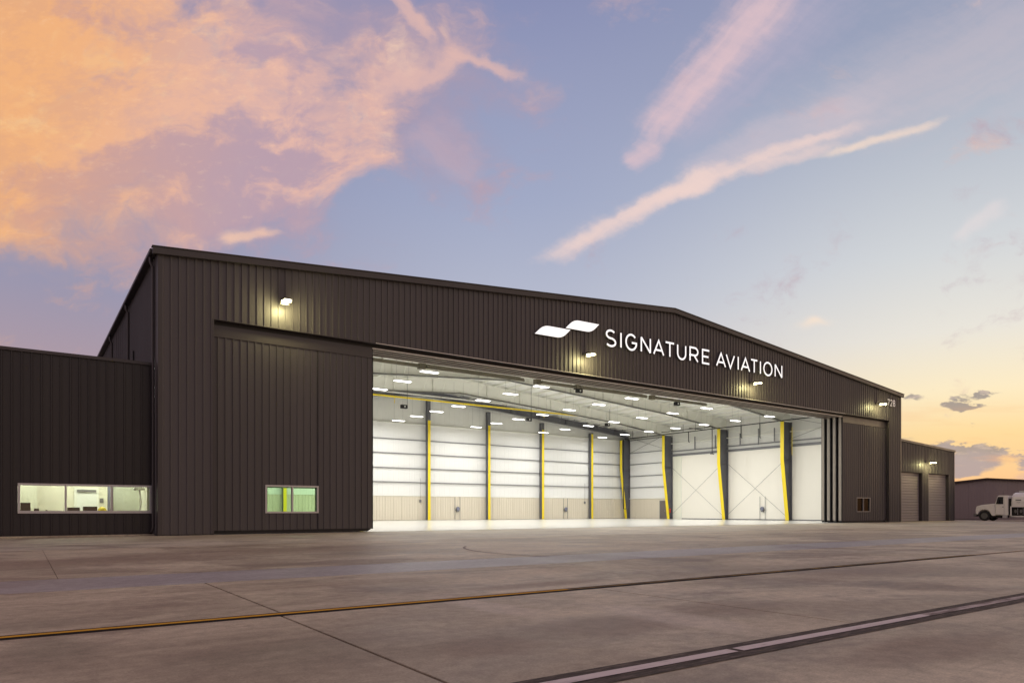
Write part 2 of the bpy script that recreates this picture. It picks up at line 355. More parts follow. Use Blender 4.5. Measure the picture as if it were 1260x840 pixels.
YLINE = worn('worn_yellow_paint', (.60, .32, .03), (.22, .13, .05), .60, 6)
YLINE2 = worn('faded_yellow_paint', (.34, .22, .07), (.08, .06, .045), .47, 3)
FADED = worn('faded_border_paint', (.20, .165, .13), (.36, .305, .235), .50, 3)
YLINE3 = worn('ghost_yellow_paint', (.40, .29, .13), (.34, .285, .21), .46, 3)
WLINE = worn('worn_white_paint', (.62, .56, .53), (.30, .25, .235), .62, 5)
WLINE2 = worn('faded_white_paint', (.50, .44, .41), (.17, .14, .125), .50, 3)
BLINE = worn('worn_black_paint', (.065, .055, .048), (.17, .14, .115), .55, 9)
BLINE2 = worn('black_border_paint', (.016, .013, .012), (.07, .055, .046), .66, 9)

# ------------------------------------------------------------------ mesh helpers
class MB:
    def __init__(s): s.v = []; s.f = []; s.m = []; s.mats = []; s.sm = []
    def mi(s, m):
        if m not in s.mats: s.mats.append(m)
        return s.mats.index(m)
    def poly(s, pts, m, smooth=False):
        b = len(s.v); s.v += [tuple(p) for p in pts]; s.f.append(tuple(range(b, b+len(pts)))); s.m.append(s.mi(m)); s.sm.append(smooth)
    def box(s, x0, x1, y0, y1, z0, z1, m):
        s.prism([(x0, y0), (x1, y0), (x1, y1), (x0, y1)], z0, z1, m)
    def prism(s, poly, a0, a1, m, axis='z', mcap=None):
        """extrude a 2D polygon along an axis: z -> (x,y), y -> (x,z), x -> (y,z)"""
        def P(p, a):
            return (p[0], p[1], a) if axis == 'z' else ((p[0], a, p[1]) if axis == 'y' else (a, p[0], p[1]))
        b = len(s.v); n = len(poly); i = s.mi(m); ic = s.mi(mcap or m)
        s.v += [P(p, a0) for p in poly] + [P(p, a1) for p in poly]
        for k in range(n):
            j = (k+1) % n; s.f.append((b+k, b+j, b+n+j, b+n+k)); s.m.append(i); s.sm.append(False)
        s.f.append(tuple(range(b+n-1, b-1, -1))); s.m.append(ic); s.sm.append(False)
        s.f.append(tuple(range(b+n, b+2*n))); s.m.append(ic); s.sm.append(False)
    def tube(s, pts, r, m, n=8, caps=True):
        import mathutils
        V = mathutils.Vector; pts = [V(p) for p in pts]; rings = []; i = s.mi(m)
        for k, p in enumerate(pts):
            d = (pts[min(k+1, len(pts)-1)] - pts[max(k-1, 0)]).normalized()
            up = V((0, 0, 1)) if abs(d.z) < .9 else V((1, 0, 0))
            a = d.cross(up).normalized(); c = d.cross(a).normalized()
            b = len(s.v); rr = r[k] if isinstance(r, (list, tuple)) else r
            s.v += [tuple(p + a*(rr*cos(2*pi*q/n)) + c*(rr*sin(2*pi*q/n))) for q in range(n)]; rings.append(b)
        for b0, b1 in zip(rings, rings[1:]):
            for q in range(n):
                w = (q+1) % n; s.f.append((b0+q, b0+w, b1+w, b1+q)); s.m.append(i); s.sm.append(n > 6)
        if caps:
            s.f.append(tuple(rings[0]+q for q in range(n))); s.m.append(i); s.sm.append(False)
            s.f.append(tuple(rings[-1]+q for q in range(n-1, -1, -1))); s.m.append(i); s.sm.append(False)
    def build(s, name, parent=None, bevel=0.0, loc=None):
        me = bpy.data.meshes.new(name); me.from_pydata(s.v, [], s.f)
        for m in s.mats: me.materials.append(m)
        me.polygons.foreach_set('material_index', s.m); me.polygons.foreach_set('use_smooth', s.sm)
        import bmesh
        bm = bmesh.new(); bm.from_mesh(me); bmesh.ops.recalc_face_normals(bm, faces=bm.faces)
        if bevel:
            bmesh.ops.remove_doubles(bm, verts=bm.verts, dist=1e-5)
            bmesh.ops.bevel(bm, geom=[e for e in bm.edges if len(e.link_faces) == 2 and e.calc_face_angle(0) > .5], offset=bevel, segments=2, affect='EDGES', clamp_overlap=True)
        bm.to_mesh(me); bm.free(); me.update()
        o = bpy.data.objects.new(name, me); C.objects.link(o)
        if parent is not None: o.parent = parent; 
        if loc is not None: o.location = loc
        return o
def thing(name, label, cat, loc=(0, 0, 0), rz=0, group=None):
    o = bpy.data.objects.new(name, None); C.objects.link(o); o.location = loc; o.rotation_euler = (0, 0, rz)
    o['label'] = label; o['category'] = cat
    if group: o['group'] = group
    return o
def tag(o, label, cat, group=None):
    o['label'] = label; o['category'] = cat
    if group: o['group'] = group
    return o
def struct(o): o['kind'] = 'structure'; return o
def sheet(name, x0, x1, y0, y1, z, m, parent=None):
    b = MB(); b.poly([(x0, y0, z), (x1, y0, z), (x1, y1, z), (x0, y1, z)], m); return b.build(name, parent)

# ------------------------------------------------------------------ dimensions
L = 59.85; H = 11.34; SL = 2.6/29.925; HD = 8.92; J0, J1 = 2.06, 57.79; RX = L/2; DEPTH = 34.6
def roofz(u): return H + SL*(u if u <= RX else L-u)

# ------------------------------------------------------------------ ground and apron
g = sheet('ground', -2500, 2500, -2500, 2500, -.06, CONCF); struct(g)
ap = bpy.data.objects.new('apron', None); C.objects.link(ap); struct(ap)
GAP = .011
rows = [(-75, -27.46, CONC), (-27.46, -23.75, CONC), (-23.75, -20.25, CONC), (-20.25, -18.42, CONCB), (-18.42, -9.2, CONC), (-9.2, 1.6, CONCF)]
cuts = {0: [-2.46, 9.9, 22.2], 1: [-2.42, 1.62, 9.9, 22.2], 2: [-2.36, 9.9], 3: [9.9], 4: [-4.0, 9.9], 5: []}
for i, (y0, y1, m) in enumerate(rows):
    xs = [-90] + cuts[i] + [160]
    for a, b in zip(xs, xs[1:]):
        s = MB(); gy = GAP if i in (0, 1) else .004; gx = GAP if a != -90 else 0
        tight = .003
        xa = a + (GAP if abs(a+2.4) < .2 else (.009 if a == 1.62 else tight)); xb = b - (GAP if abs(b+2.4) < .2 else (.009 if b == 1.62 else tight))
        s.prism([(xa, y0+.004), (xb, y0+.004), (xb, y1-.004), (xa, y1-.004)], -.05, 0, m)
        o = s.build('slab', ap, bevel=.003)
sheet('joint_sealant', -90, 160, -75, 1.6, -.012, JOINT, ap)
sheet('outer_apron', 160.2, 400, -75, 60, -.004, CONCF, ap)
# painted lines, each a thin sheet on the slabs
mk = bpy.data.objects.new('apron_markings', None); C.objects.link(mk); struct(mk)
sheet('yellow_line_border', -60, 13.0, -23.925, -23.70, .004, BLINE2, mk)
sheet('yellow_line', -60, 1.2, -23.855, -23.765, .008, YLINE, mk)
sheet('yellow_line', 1.2, 13.0, -23.855, -23.765, .008, YLINE2, mk)
sheet('yellow_line_border', 13.0, 70, -23.90, -23.73, .004, FADED, mk)
sheet('yellow_line', 13.0, 70, -23.855, -23.775, .008, YLINE3, mk)
sheet('white_line_border', -40, 90, -27.615, -27.285, .004, BLINE, mk)
for x0, x1, m_ in ((-40, -.30, WLINE), (-.24, 2.6, WLINE), (2.6, 90, WLINE2)): sheet('white_line', x0, x1, -27.495, -27.395, .008, m_, mk)
sk = MB()
def arcstrip(cx, cy, r, a0, a1, w, n, m, z=.004):
    for k in range(n):
        p = a0+(a1-a0)*k/n; q = a0+(a1-a0)*(k+1)/n
        sk.poly([(cx+r*cos(p), cy+r*sin(p), z), (cx+r*cos(q), cy+r*sin(q), z), (cx+(r+w)*cos(q), cy+(r+w)*sin(q), z), (cx+(r+w)*cos(p), cy+(r+w)*sin(p), z)], m)
SKID = worn('faint_tyre_rubber', (.20, .165, .15), (.30, .25, .22), .5, 5)
arcstrip(9.6, -17.0, 4.9, radians(140), radians(200), .07, 16, SKID)
so_ = sk.build('tyre_mark', mk)
sheet('hangar_floor', .3, L-.3, -.05, DEPTH-.3, .012, FLOOR)
struct(bpy.data.objects['hangar_floor'])

# ------------------------------------------------------------------ ribbed sheet-metal panels
RIB = .305
def profile(u0, u1, h=.040, pitch=RIB):
    pts = [(u0, 0)]; k = math.floor(u0/pitch) - 1
    while (k+.5)*pitch < u1+.05:
        c = (k+.5)*pitch
        for du, dy in ((-.036, 0), (-.024, h), (.024, h), (.036, 0)):
            if u0+.003 < c+du < u1-.003: pts.append((c+du, dy))
        k += 1
    pts.append((u1, 0)); return pts
def ribbed(name, parent, u0, u1, zb, zt, m, place, h=.040, pitch=RIB):
    """place(u, out, z) -> world point, zb/zt numbers or functions of u"""
    fb = zb if callable(zb) else (lambda u: zb); ft = zt if callable(zt) else (lambda u: zt)
    P = profile(u0, u1, h, pitch); b = MB(); i = b.mi(m)
    for (u, d) in P: b.v += [place(u, d, fb(u)), place(u, d, ft(u))]
    for k in range(len(P)-1):
        b.f.append((2*k, 2*k+2, 2*k+3, 2*k+1)); b.m.append(i); b.sm.append(False)
    # folded returns at both ends give the sheet its thickness
    for k in (0, len(P)-1):
        u, d = P[k]
        b.poly([place(u, d, fb(u)), place(u, d, ft(u)), place(u, -.02, ft(u)), place(u, -.02, fb(u))], m)
    return b.build(name, parent)
def front(v): return lambda u, d, z: (u, v-d, z)
PW = RIB*3
def cutlist(u0, u1, extra=()):
    c = {u0, u1} | {e for e in extra if u0 < e < u1}
    k = math.ceil((u0+.15)/PW)
    while k*PW < u1-.15:
        if all(abs(k*PW-e) > .12 for e in extra): c.add(k*PW)
        k += 1
    return sorted(c)

# ------------------------------------------------------------------ the hangar
hg = thing('hangar', 'large dark ribbed steel hangar with wide doors open on a lit white interior', 'hangar', (0, 0, 0))
for a, b in zip(cutlist(0.12, J0), cutlist(0.12, J0)[1:]): ribbed('wall_panel', hg, a, b, .05, lambda u: roofz(u)-.02, BRONZE, front(0))
cl = cutlist(J0, J1)
for a, b in zip(cl, cl[1:]):
    if a < RX < b: 
        ribbed('wall_panel', hg, a, RX, HD, lambda u: roofz(u)-.02, BRONZE, front(0)); a = RX
    ribbed('wall_panel', hg, a, b, HD, lambda u: roofz(u)-.02, BRONZE, front(0))
cl = cutlist(J1, L-.12)
for a, b in zip(cl, cl[1:]): ribbed('wall_panel', hg, a, b, .05, lambda u: roofz(u)-.02, BRONZE, front(0))
def slab_front(name, poly, y0, y1, m, **k):
    b = MB(); b.prism(poly, y0, y1, m, 'y'); return b.build(name, hg, **k)
slab_front('front_wall_core', [(.03, .0), (J0-.01, 0), (J0-.01, HD+.01), (J1+.01, HD+.01), (J1+.01, 0), (L-.03, 0), (L-.03, H-.05), (RX, roofz(RX)-.05), (.03, H-.05)], .02, .20, TRIM)
# corner trims, jamb trims, header drip trim
for x0, x1 in ((-.03, .13), (L-.13, L+.03)):
    b = MB(); b.box(x0, x1, -.05, .22, .02, H-.02, TRIM); b.build('corner_trim', hg, bevel=.008)
for x0, x1 in ((J0-.05, J0+.012), (J1-.012, J1+.05)):
    b = MB(); b.box(x0, x1, -.045, .24, .02, HD-.012, TRIM); b.build('jamb_trim', hg)
b = MB(); b.box(J0-.06, J1+.06, -.044, .22, HD-.011, HD+.012, TRIM); b.build('header_trim', hg)
b = MB(); b.box(J0+7.2, J1-7.2, -.056, -.0505, HD-.004, HD+.022, TRACKEDGE); b.build('header_drip_edge', hg)
# rake fascia along both slopes
for sgn in (0, 1):
    X = (lambda u: u) if sgn == 0 else (lambda u: L-u)
    b = MB(); b.prism([(X(-.22), H-.22), (X(RX), roofz(RX)-.20), (X(RX), roofz(RX)+.06), (X(-.22), H+.04)], -.20, -.055, TRIM, 'y'); b.build('rake_fascia', hg)
    b = MB(); b.prism([(X(-.25), H+.045), (X(RX), roofz(RX)+.065), (X(RX), roofz(RX)+.10), (X(-.25), H+.08)], -.24, .05, TRIM, 'y'); b.build('rake_cap', hg)
# roof shell and its white underside
for sgn in (0, 1):
    X = (lambda u: u) if sgn == 0 else (lambda u: L-u)
    b = MB(); b.prism([(X(-.10), H-.06), (X(RX), roofz(RX)-.05), (X(RX), roofz(RX)+.05), (X(-.10), H+.04)], .055, DEPTH, DARKB, 'y'); b.build('roof', hg)
    n = 20
    b = MB(); b.prism([(X(.20), roofz(.2)-.13), (X(RX), roofz(RX)-.13), (X(RX), roofz(RX)-.055), (X(.20), roofz(.2)-.065)], .22, DEPTH-.25, CEIL, 'y'); b.build('ceiling_liner', hg)
for k in range(38):
    u = .9 + k*(L-1.8)/37
    b = MB(); z = roofz(u)-.13; b.box(u-.035, u+.035, .25, DEPTH-.3, z-.20, z-.002, RAFT); b.build('purlin', hg)
# side walls: left wall seen above the annex roof
def leftw(u, d, z): return (-.02-d, u, z)
k = .25
while k < DEPTH-.3:
    ribbed('wall_panel', hg, k, min(k+.93, DEPTH-.2), .05, H-.12, BRONZE, leftw); k += .93
b = MB(); b.box(0, .2, .21, DEPTH, 0, H-.14, DARKB); b.build('side_wall_core', hg)
b = MB(); b.box(L-.2, L-.02, .21, DEPTH, 0, H-.14, WHITE); b.build('side_wall_core', hg)
b = MB(); b.box(-.30, -.055, .05, DEPTH, H-.12, H+.03, TRIM); b.build('eave_gutter', hg, bevel=.02)
for v in (.62, 8.6, 16.2, 24):
    b = MB(); b.tube([(-.2, v, H-.1), (-.2, v, H-.35), (-.10, v, H-.55), (-.10, v, .3), (-.16, v, .12)], .055, TRIM); b.build('downspout', hg)
b = MB(); b.box(-.12, -.06, 6.75, 7.05, 8.1, 8.6, BLACK); b.build('wall_vent', hg)
b = MB(); b.prism([(0.21, 0), (L-.21, 0), (L-.21, H-.2), (RX, roofz(RX)-.2), (.21, H-.2)], DEPTH-.22, DEPTH-.02, DARKB, 'y'); b.build('back_wall_core', hg)

# ---- door leaves: four stacked at each side
LEAFW = 7.08; PITCH = .50; LT = .34
WZ0, WZ1 = .93, 2.09
def leaf(x0, x1, y, w0, w1, right):
    lf = bpy.data.objects.new('door_leaf', None); C.objects.link(lf); lf.parent = hg
    fr = MB()
    yb = y+LT
    zt = HD-.16
    for a0, a1, z0, z1 in ((x0, w0, .16, zt), (w1, x1, .16, zt), (w0, w1, .16, WZ0), (w0, w1, WZ1, zt)):
        fr.box(a0, a1, y+.03, yb, z0, z1, TRIM)
    fr.build('leaf_frame', lf)
    ex = x0 if right else x1
    b = MB()
    b.box(*( (x0-.012, x0-.001) if right else (x1+.001, x1+.012)), y+.07, yb-.03, .2, zt-.02, EDGE_TAN if right else EDGE_BRN)
    b.build('leaf_edge', lf)
    b = MB(); b.box(*( (x0-.05, x0-.002) if right else (x1+.002, x1+.05)), y-.01, y+.065, .14, zt, BLACK)
    b.build('edge_seal', lf)
    b = MB(); b.prism([(x0+.02, .03), (x1-(.2 if not right else .02), .03), (x1-.0, .155), (x0, .155)], y+.05, yb-.05, BLACK, 'y'); b.build('bottom_seal', lf)
    return lf
for side, right in ((2.12, False), (L-2.12-LEAFW, True)):
    for k in range(4):
        y = .25 + k*PITCH
        x0 = side; x1 = side+LEAFW
        if not right: w0, w1 = (4.25, 6.55) if k == 0 else (4.20+.17*k, 6.60+.19*k)
        else: w0, w1 = 52.85, 55.0
        lf = leaf(x0, x1, y, w0, w1, right)
        if k == 0:
            cl = cutlist(x0, x1, (w0, w1))
            for a, b_ in zip(cl, cl[1:]):
                if a >= w0-.01 and b_ <= w1+.01:
                    ribbed('leaf_panel', lf, a, b_, .17, WZ0, BRONZE, front(y)); ribbed('leaf_panel', lf, a, b_, WZ1, HD-.66, BRONZE, front(y))
                else: ribbed('leaf_panel', lf, a, b_, .17, HD-.66, BRONZE, front(y))
            b = MB(); b.box(x0, x1, y-.045, y+.028, HD-.655, HD-.17, TRIM); b.build('leaf_head_trim', lf)
        b = MB(); t = .07; d0, d1 = (y-.05, y+.10) if k == 0 else (y+.0, y+.1)
        WH = FRAMER if right else ALU
        b.box(w0-t*.5, w1+t*.5, d0, d1, WZ0-t*.5, WZ0+t*.5, WH); b.box(w0-t*.5, w1+t*.5, d0, d1, WZ1-t*.5, WZ1+t*.5, WH)
        for xx in ((w0, (w0+w1)/2, w1) if k == 0 else (w0, w1)): b.box(xx-t*.5, xx+t*.5, d0+.004, d1-.004, WZ0+t*.5, WZ1-t*.5, WH)
        b.build('window_frame', lf)
        for q in ((0, 1) if k == 0 else ()):
            a = w0+t*.5 if q == 0 else (w0+w1)/2+t*.5; c = (w0+w1)/2-t*.5 if q == 0 else w1-t*.5
            b = MB(); b.box(a, c, y+.045, y+.051, WZ0+t*.5, WZ1-t*.5, GLASSR if right else GLASSG); b.build('window_pane', lf)
# black panel added behind the right-hand stack to keep its window panes dark
b = MB(); b.box(52.0, L-.21, .25+3*PITCH+LT+.10, .25+3*PITCH+LT+.16, 0.02, HD-.2, BLACK); b.build('added_backing', hg)
# overhead tracks in the header soffit
for k in range(5):
    y = .24 + k*PITCH*.72
    b = MB(); b.box(J0+.03, J1-.03, y, y+.17, HD-.16, HD+.0, DARKTRACK); b.build('door_track', hg)
    b = MB(); b.box(J0+.03, J1-.03, y-.012, y+.012, HD-.215, HD-.165, TRACKEDGE); b.build('track_edge', hg)
b = MB(); b.box(J0+.03, J1-.03, .225, 2.25, HD+.003, HD+.10, DARKTRACK); b.build('header_soffit', hg)
b = MB(); b.box(J0+.03, J1-.03, 2.26, 2.40, HD+.0, roofz(2)-.5, RAFT); b.build('header_back_panel', hg)

# ---- interior liners
def inback(u, d, z): return (u, DEPTH-.24-d, z)
def inright(v, d, z): return (L-.21-d, v, z)
GZ = [2.53, 3.95, 5.40, 6.90, 8.35, 10.0]
COLS = [.6, 7.9, 15.4, 22.9, 30.42, 37.95, 45.5, 53.2]
bays = COLS + [L-.25]
for a, b_ in zip(bays, bays[1:]):
    for z0, z1 in zip(GZ, GZ[1:]):
        ribbed('liner_panel', hg, a, b_, z0+.04, z1-.0, WHITE, inback, h=.008, pitch=.6)
        b = MB(); b.box(a, b_, DEPTH-.42, DEPTH-.245, z1-.035 if z1 < 9.9 else z1-.02, z1+.035, GIRT if z1 < 9.9 else RAFT); b.build('girt', hg)
    n = 8; w = (b_-a)/n
    for q in range(n): ribbed('wainscot_panel', hg, a+q*w, a+(q+1)*w-.012, .03, 2.50, WAIN, inback, h=.02, pitch=.305)
    b = MB(); b.box(a, b_, DEPTH-.29, DEPTH-.245, 2.505, 2.565, RAFT); b.build('wainscot_cap', hg)
    ribbed('liner_panel', hg, a, b_, 10.04, lambda u: roofz(u)-.36, CEIL, inback, h=.012, pitch=.6)
FR = [10.75, 18.55, 26.6, 33.75]
vb = [2.3] + FR[:3] + [DEPTH-.3]
for i, (a, b_) in enumerate(zip(vb, vb[1:])):
    if i < 3:
        s0 = a; s1 = b_ if i < 2 else 25.0
        n = 1
        ribbed('liner_panel', hg, s0+.02, s1, .12, 7.5, WARMW, inright, h=.0, pitch=60)
        b = MB(); b.box(L-.33, L-.215, a, b_, 7.52, 7.78, GIRT); b.build('girt', hg)
        b = MB(); b.box(L-.25, L-.215, s0, s1, .02, .11, GIRT); b.build('base_trim', hg)
        if i == 2:
            b = MB(); b.box(L-.30, L-.205, 25.0, 25.12, .02, 7.5, RAFT); b.build('panel_end_trim', hg)
            ribbed('liner_panel', hg, 25.13, b_, .02, 7.5, OFFW2, inright, h=.012, pitch=.6)
        ribbed('liner_panel', hg, a+.02, b_, 7.80, 9.0, CEIL, inright, h=.015, pitch=.4)
        ribbed('liner_panel', hg, a+.02, b_, 9.12, 11.0, CEIL, inright, h=.015, pitch=.4)
        b = MB(); b.box(L-.36, L-.215, a, b_, 9.01, 9.11, RAFT); b.build('girt', hg)
        b = MB(); b.box(L-.48, L-.36, a, b_, 8.05, 8.17, GIRT); b.build('strut', hg)
    else:
        for z0, z1 in zip(GZ, GZ[1:]):
            ribbed('liner_panel', hg, a, b_, z0+.04, z1, WHITE, inright, h=.008, pitch=.6)
            b = MB(); b.box(L-.36, L-.215, a, b_, z1-.035, z1+.035, GIRT); b.build('girt', hg)
        n = 8; w = (b_-a)/n
        for q in range(n): ribbed('wainscot_panel', hg, a+q*w, a+(q+1)*w-.012, .03, 2.50, WAIN, inright, h=.02)
        b = MB(); b.box(L-.27, L-.225, a, b_, 2.505, 2.565, RAFT); b.build('wainscot_cap', hg)
        ribbed('liner_panel', hg, a, b_, 10.04, 11.0, CEIL, inright, h=.015, pitch=.4)

# ---- steel frames
def ibeam_poly(pts_out, pts_in, v, wf, tw, m, mf=None, name='frame'):
    b = MB(); poly = pts_out + pts_in[::-1]
    b.prism(poly, v-tw/2, v+tw/2, m, 'y')
    return b
def strip(pts, v, w, t, m, name, parent, nrm):
    """flange strip of width w following pts (x,z), thickness t to the side nrm"""
    b = MB(); ps = pts + [(x+nrm[0]*t, z+nrm[1]*t) for x, z in pts][::-1]
    b.prism(ps, v-w/2, v+w/2, m, 'y'); return b.build(name, parent)
def sidecolumn(v):
    col = bpy.data.objects.new('column', None); C.objects.link(col); col.parent = hg
    xo = L-.24; base, top, kz, tz = xo-.55, xo-1.42, 6.2, 10.0
    b = MB(); b.prism([(xo-.02, .03), (xo-.02, tz), (top, tz), (top, kz), (base, .03)], v-.012, v+.012, COLGREY, 'y'); b.build('web', col)
    for nm, ps, m, n in (('outer_flange', [(xo, .03), (xo, tz)], COLGREY, (-1, 0)), ('inner_flange', [(base, .03), (top, kz), (top, tz)], YELLOW, (-1, 0))):
        strip(ps, v, .40, .02, m, nm, col, n)
    b = MB(); b.box(base-.06, xo+.0, v-.25, v+.25, .013, .03, COLGREY); b.build('base_plate', col)
    b = MB(); b.box(top, xo-.02, v-.19, v+.19, 6.19, 6.205, COLGREY); b.build('stiffener', col)
for v in FR: sidecolumn(v)
def bot_main(d):
    T = [(0, 12.28), (12, 11.5), (20, 10.97), (25, 10.42), (28.3, 10.03)]
    for (a, za), (b, zb) in zip(T, T[1:]):
        if d <= b: return za+(zb-za)*(d-a)/(b-a)
    return 10.03
def rafter(v, m, depth=None):
    r = bpy.data.objects.new('rafter', None); C.objects.link(r); r.parent = hg
    for sgn in (-1, 1):
        X = lambda d: RX+sgn*d
        ds = [0, 6, 12, 16, 20, 25, 28.3]
        topz = lambda d: roofz(X(d))-.345
        bot = (lambda d: roofz(X(d))-.345-depth) if depth else bot_main
        mf = GIRT if depth else FLANGE
        b = MB(); b.prism([(X(d), topz(d)) for d in ds+[29.6]] + [(X(29.6), min(10.03, bot(28.3)))] + [(X(d), bot(d)) for d in ds[::-1]], v-.012, v+.012, m, 'y'); b.build('web', r)
        strip([(X(d), bot(d)) for d in ds], v, .34, -.055, mf, 'bottom_flange', r, (0, 1))
        strip([(X(d), topz(d)) for d in ds+[29.6]], v, .34, .02, m, 'top_flange', r, (0, 1))
        for q in range(1, 15):
            d = q*2.0
            b = MB(); z0 = bot(d)+.02; z1 = topz(d)
            b.tube([(X(d), v-.1, z0), (X(d), v-.1-(z1-z0)*.8, z1+.12)], .028, m, 5); b.build('fly_brace', r)
            b = MB(); b.box(X(d+1)-.008, X(d+1)+.008, v-.16, v+.16, bot(d+1)+.02, topz(d+1), m)
            if q % 2: b.build('stiffener', r)
for v in FR[:3]: rafter(v, RAFT)
rafter(FR[3], COLGREY, .62)
for u in COLS:
    col = bpy.data.objects.new('column', None); C.objects.link(col); col.parent = hg
    y0 = DEPTH-.95; y1 = DEPTH-.43
    zt = roofz(u)-1.3
    b = MB(); b.box(u-.012, u+.012, y0+.02, y1-.02, .03, zt, COLGREY); b.build('web', col)
    b = MB(); b.box(u-.15, u+.15, y0, y0+.02, .03, 10.45, YELLOW); b.build('front_flange', col)
    b = MB(); b.box(u-.15, u+.15, y0, y0+.02, 10.452, zt, COLGREY); b.build('upper_flange', col)
    b = MB(); b.box(u-.15, u+.15, y1-.02, y1, .03, zt, COLGREY); b.build('back_flange', col)
    # side faces of the boxed lower column seen obliquely
    b = MB(); b.box(u-.145, u-.125, y0+.021, y1-.021, .03, zt, COLGREY); b.build('side_plate', col)
# X bracing rods on the right wall
for a, b_ in ((FR[0], FR[1]), (FR[1], FR[2])):
    for z0, z1 in ((.45, 6.3), (6.3, .45)):
        m_ = MB(); m_.tube([(L-.62, a+.25, z0), (L-.62, b_-.25, z1)], .016, GIRT, 6); m_.build('brace_rod', hg)
    m_ = MB(); m_.tube([(L-.5, a+.2, 8.3), (L-.5, b_-.2, 9.9)], .02, RAFT, 6); m_.build('brace_rod', hg)
    m_ = MB(); m_.tube([(L-.5, a+.2, 9.9), (L-.5, b_-.2, 8.3)], .02, RAFT, 6); m_.build('brace_rod', hg)
for a, b_ in ((FR[2], FR[3]), (2.4, FR[0])):
    for z0, z1 in ((8.3, 10.4), (10.4, 8.3)):
        m_ = MB(); m_.tube([(L-.5, a+.2, z0), (L-.5, b_-.2, z1)], .02, GIRT, 6); m_.build('brace_rod', hg)

# ---- pipes, tube heaters
def pipe(name, pts, r, m, label, cat):
    b = MB(); b.tube(pts, r, m, 8); o = b.build(name); tag(o, label, cat); return o
gp = thing('gas_pipe', 'yellow gas pipe running below the hangar roof near the back wall', 'pipe')
b = MB(); b.tube([(6, 29, 11.72), (56.5, 29, 11.72)], .085, YELLOW, 8); b.build('pipe_run', gp)
for u in (18, 23.2, 29.2, 35, 41, 47.5, 53.5):
    b = MB(); b.tube([(u, 29, 11.80), (u, 29, roofz(u)-.3)], .015, GIRT, 5); b.build('hanger_rod', gp)
    if u in (23.2, 41): 
        b = MB(); b.tube([(u+1, 29, 11.72), (u+1, 29, 11.1)], .03, YELLOW, 6); b.build('drop', gp)
b = MB(); b.tube([(6, 29.5, 12.22), (49, 29.5, 12.22)], .075, PIPEW, 8); o = b.build('conduit'); tag(o, 'white pipe running just above the yellow gas pipe', 'pipe')
sp = thing('sprinkler_pipe', 'thin black pipe run along the right inner wall above the yellow columns with drops', 'pipe')
b = MB(); b.tube([(58.0, 4.2, 10.05), (58.0, 33.0, 10.05)], .055, PIPEB, 8); b.build('pipe_run', sp)
for v in (5.6, 13.2, 15.5, 20.3, 21.6, 23.4, 29, 31.5):
    b = MB(); b.tube([(58.0, v, 10.1), (58.0, v, 11.0)], .02, PIPEB, 5); b.build('hanger_rod', sp)
for v, z in ((13.2, 8.6), (15.5, 8.8), (22.6, 8.9)):
    b = MB(); b.tube([(58.0, v, 10.05), (58.0, v, z), (58.15, v, z-.05)], .05, PIPEB, 6); b.build('drop', sp)
b = MB(); b.tube([(55.4, 20.3, 10.05), (58.0, 20.3, 10.05)], .045, PIPEB, 6); b.tube([(55.9, 17.6, 10.0), (55.9, 17.6, 7.1)], .05, PIPEB, 6); b.tube([(55.6, 17.6, 7.08), (56.2, 17.6, 7.08)], .05, PIPEB, 6)
b.tube([(55.9, 17.6, 10.0), (55.6, 24.5, 10.0)], .045, PIPEB, 6); b.build('branch_pipe', sp)
b = MB(); b.tube([(59.0, 33.0, 10.0), (57.9, 33.0, 10.0), (57.9, 33.0, 1.25), (58.25, 33.0, 1.25)], .06, PIPEB, 8); b.build('riser', sp)
b = MB(); b.tube([(58.9, 10.1, 9.4), (58.9, 10.1, 6.6)], .03, YELLOW, 6); o = b.build('hose_drop'); tag(o, 'thin yellow vertical pipe beside the nearest yellow edged column', 'pipe')
for (u0, u1, two, lab) in ((13.4, 19.2, 0, 'brown infrared tube heater hanging leftmost under the hangar roof'), (19.6, 28.6, 1, 'brown double tube heater hanging left of the roof ridge'),
                       (30.2, 34.0, 0, 'short brown tube heater hanging just right of the roof ridge'), (34.5, 42.6, 1, 'brown double tube heater hanging above the right half of the opening'), (43.6, 51.0, 0, 'brown tube heater hanging farthest right under the hangar roof')):
    t = thing('tube_heater', lab, 'heater', ((u0+u1)/2, 14.5, 11.45), 0, 'infrared tube heaters under the roof')
    hw = (u1-u0)/2
    for q in range(1+two):
        b = MB(); b.tube([(-hw, q*.5-.1, q*.18), (hw, q*.5-.1, q*.18)], .075, TUBE, 8); b.build('tube', t)
        b = MB(); b.prism([(q*.5-.32, q*.18-.02), (q*.5-.22, q*.18+.17), (q*.5+.02, q*.18+.17), (q*.5+.12, q*.18-.02), (q*.5+.10, q*.18-.02), (q*.5+.01, q*.18+.155), (q*.5-.21, q*.18+.155), (q*.5-.30, q*.18-.02)], -hw+.1, hw-.1, TUBE, 'x'); b.build('reflector', t)
    b = MB(); b.box(-hw-.5, -hw, -.25, .15, -.15, .25, TUBE); b.build('burner_box', t)
    for x in (-hw*.8, 0, hw*.8):
        b = MB(); b.tube([(x, 0, .1), (x, 0, 1.2)], .012, GIRT, 5); b.build('hanger_rod', t)
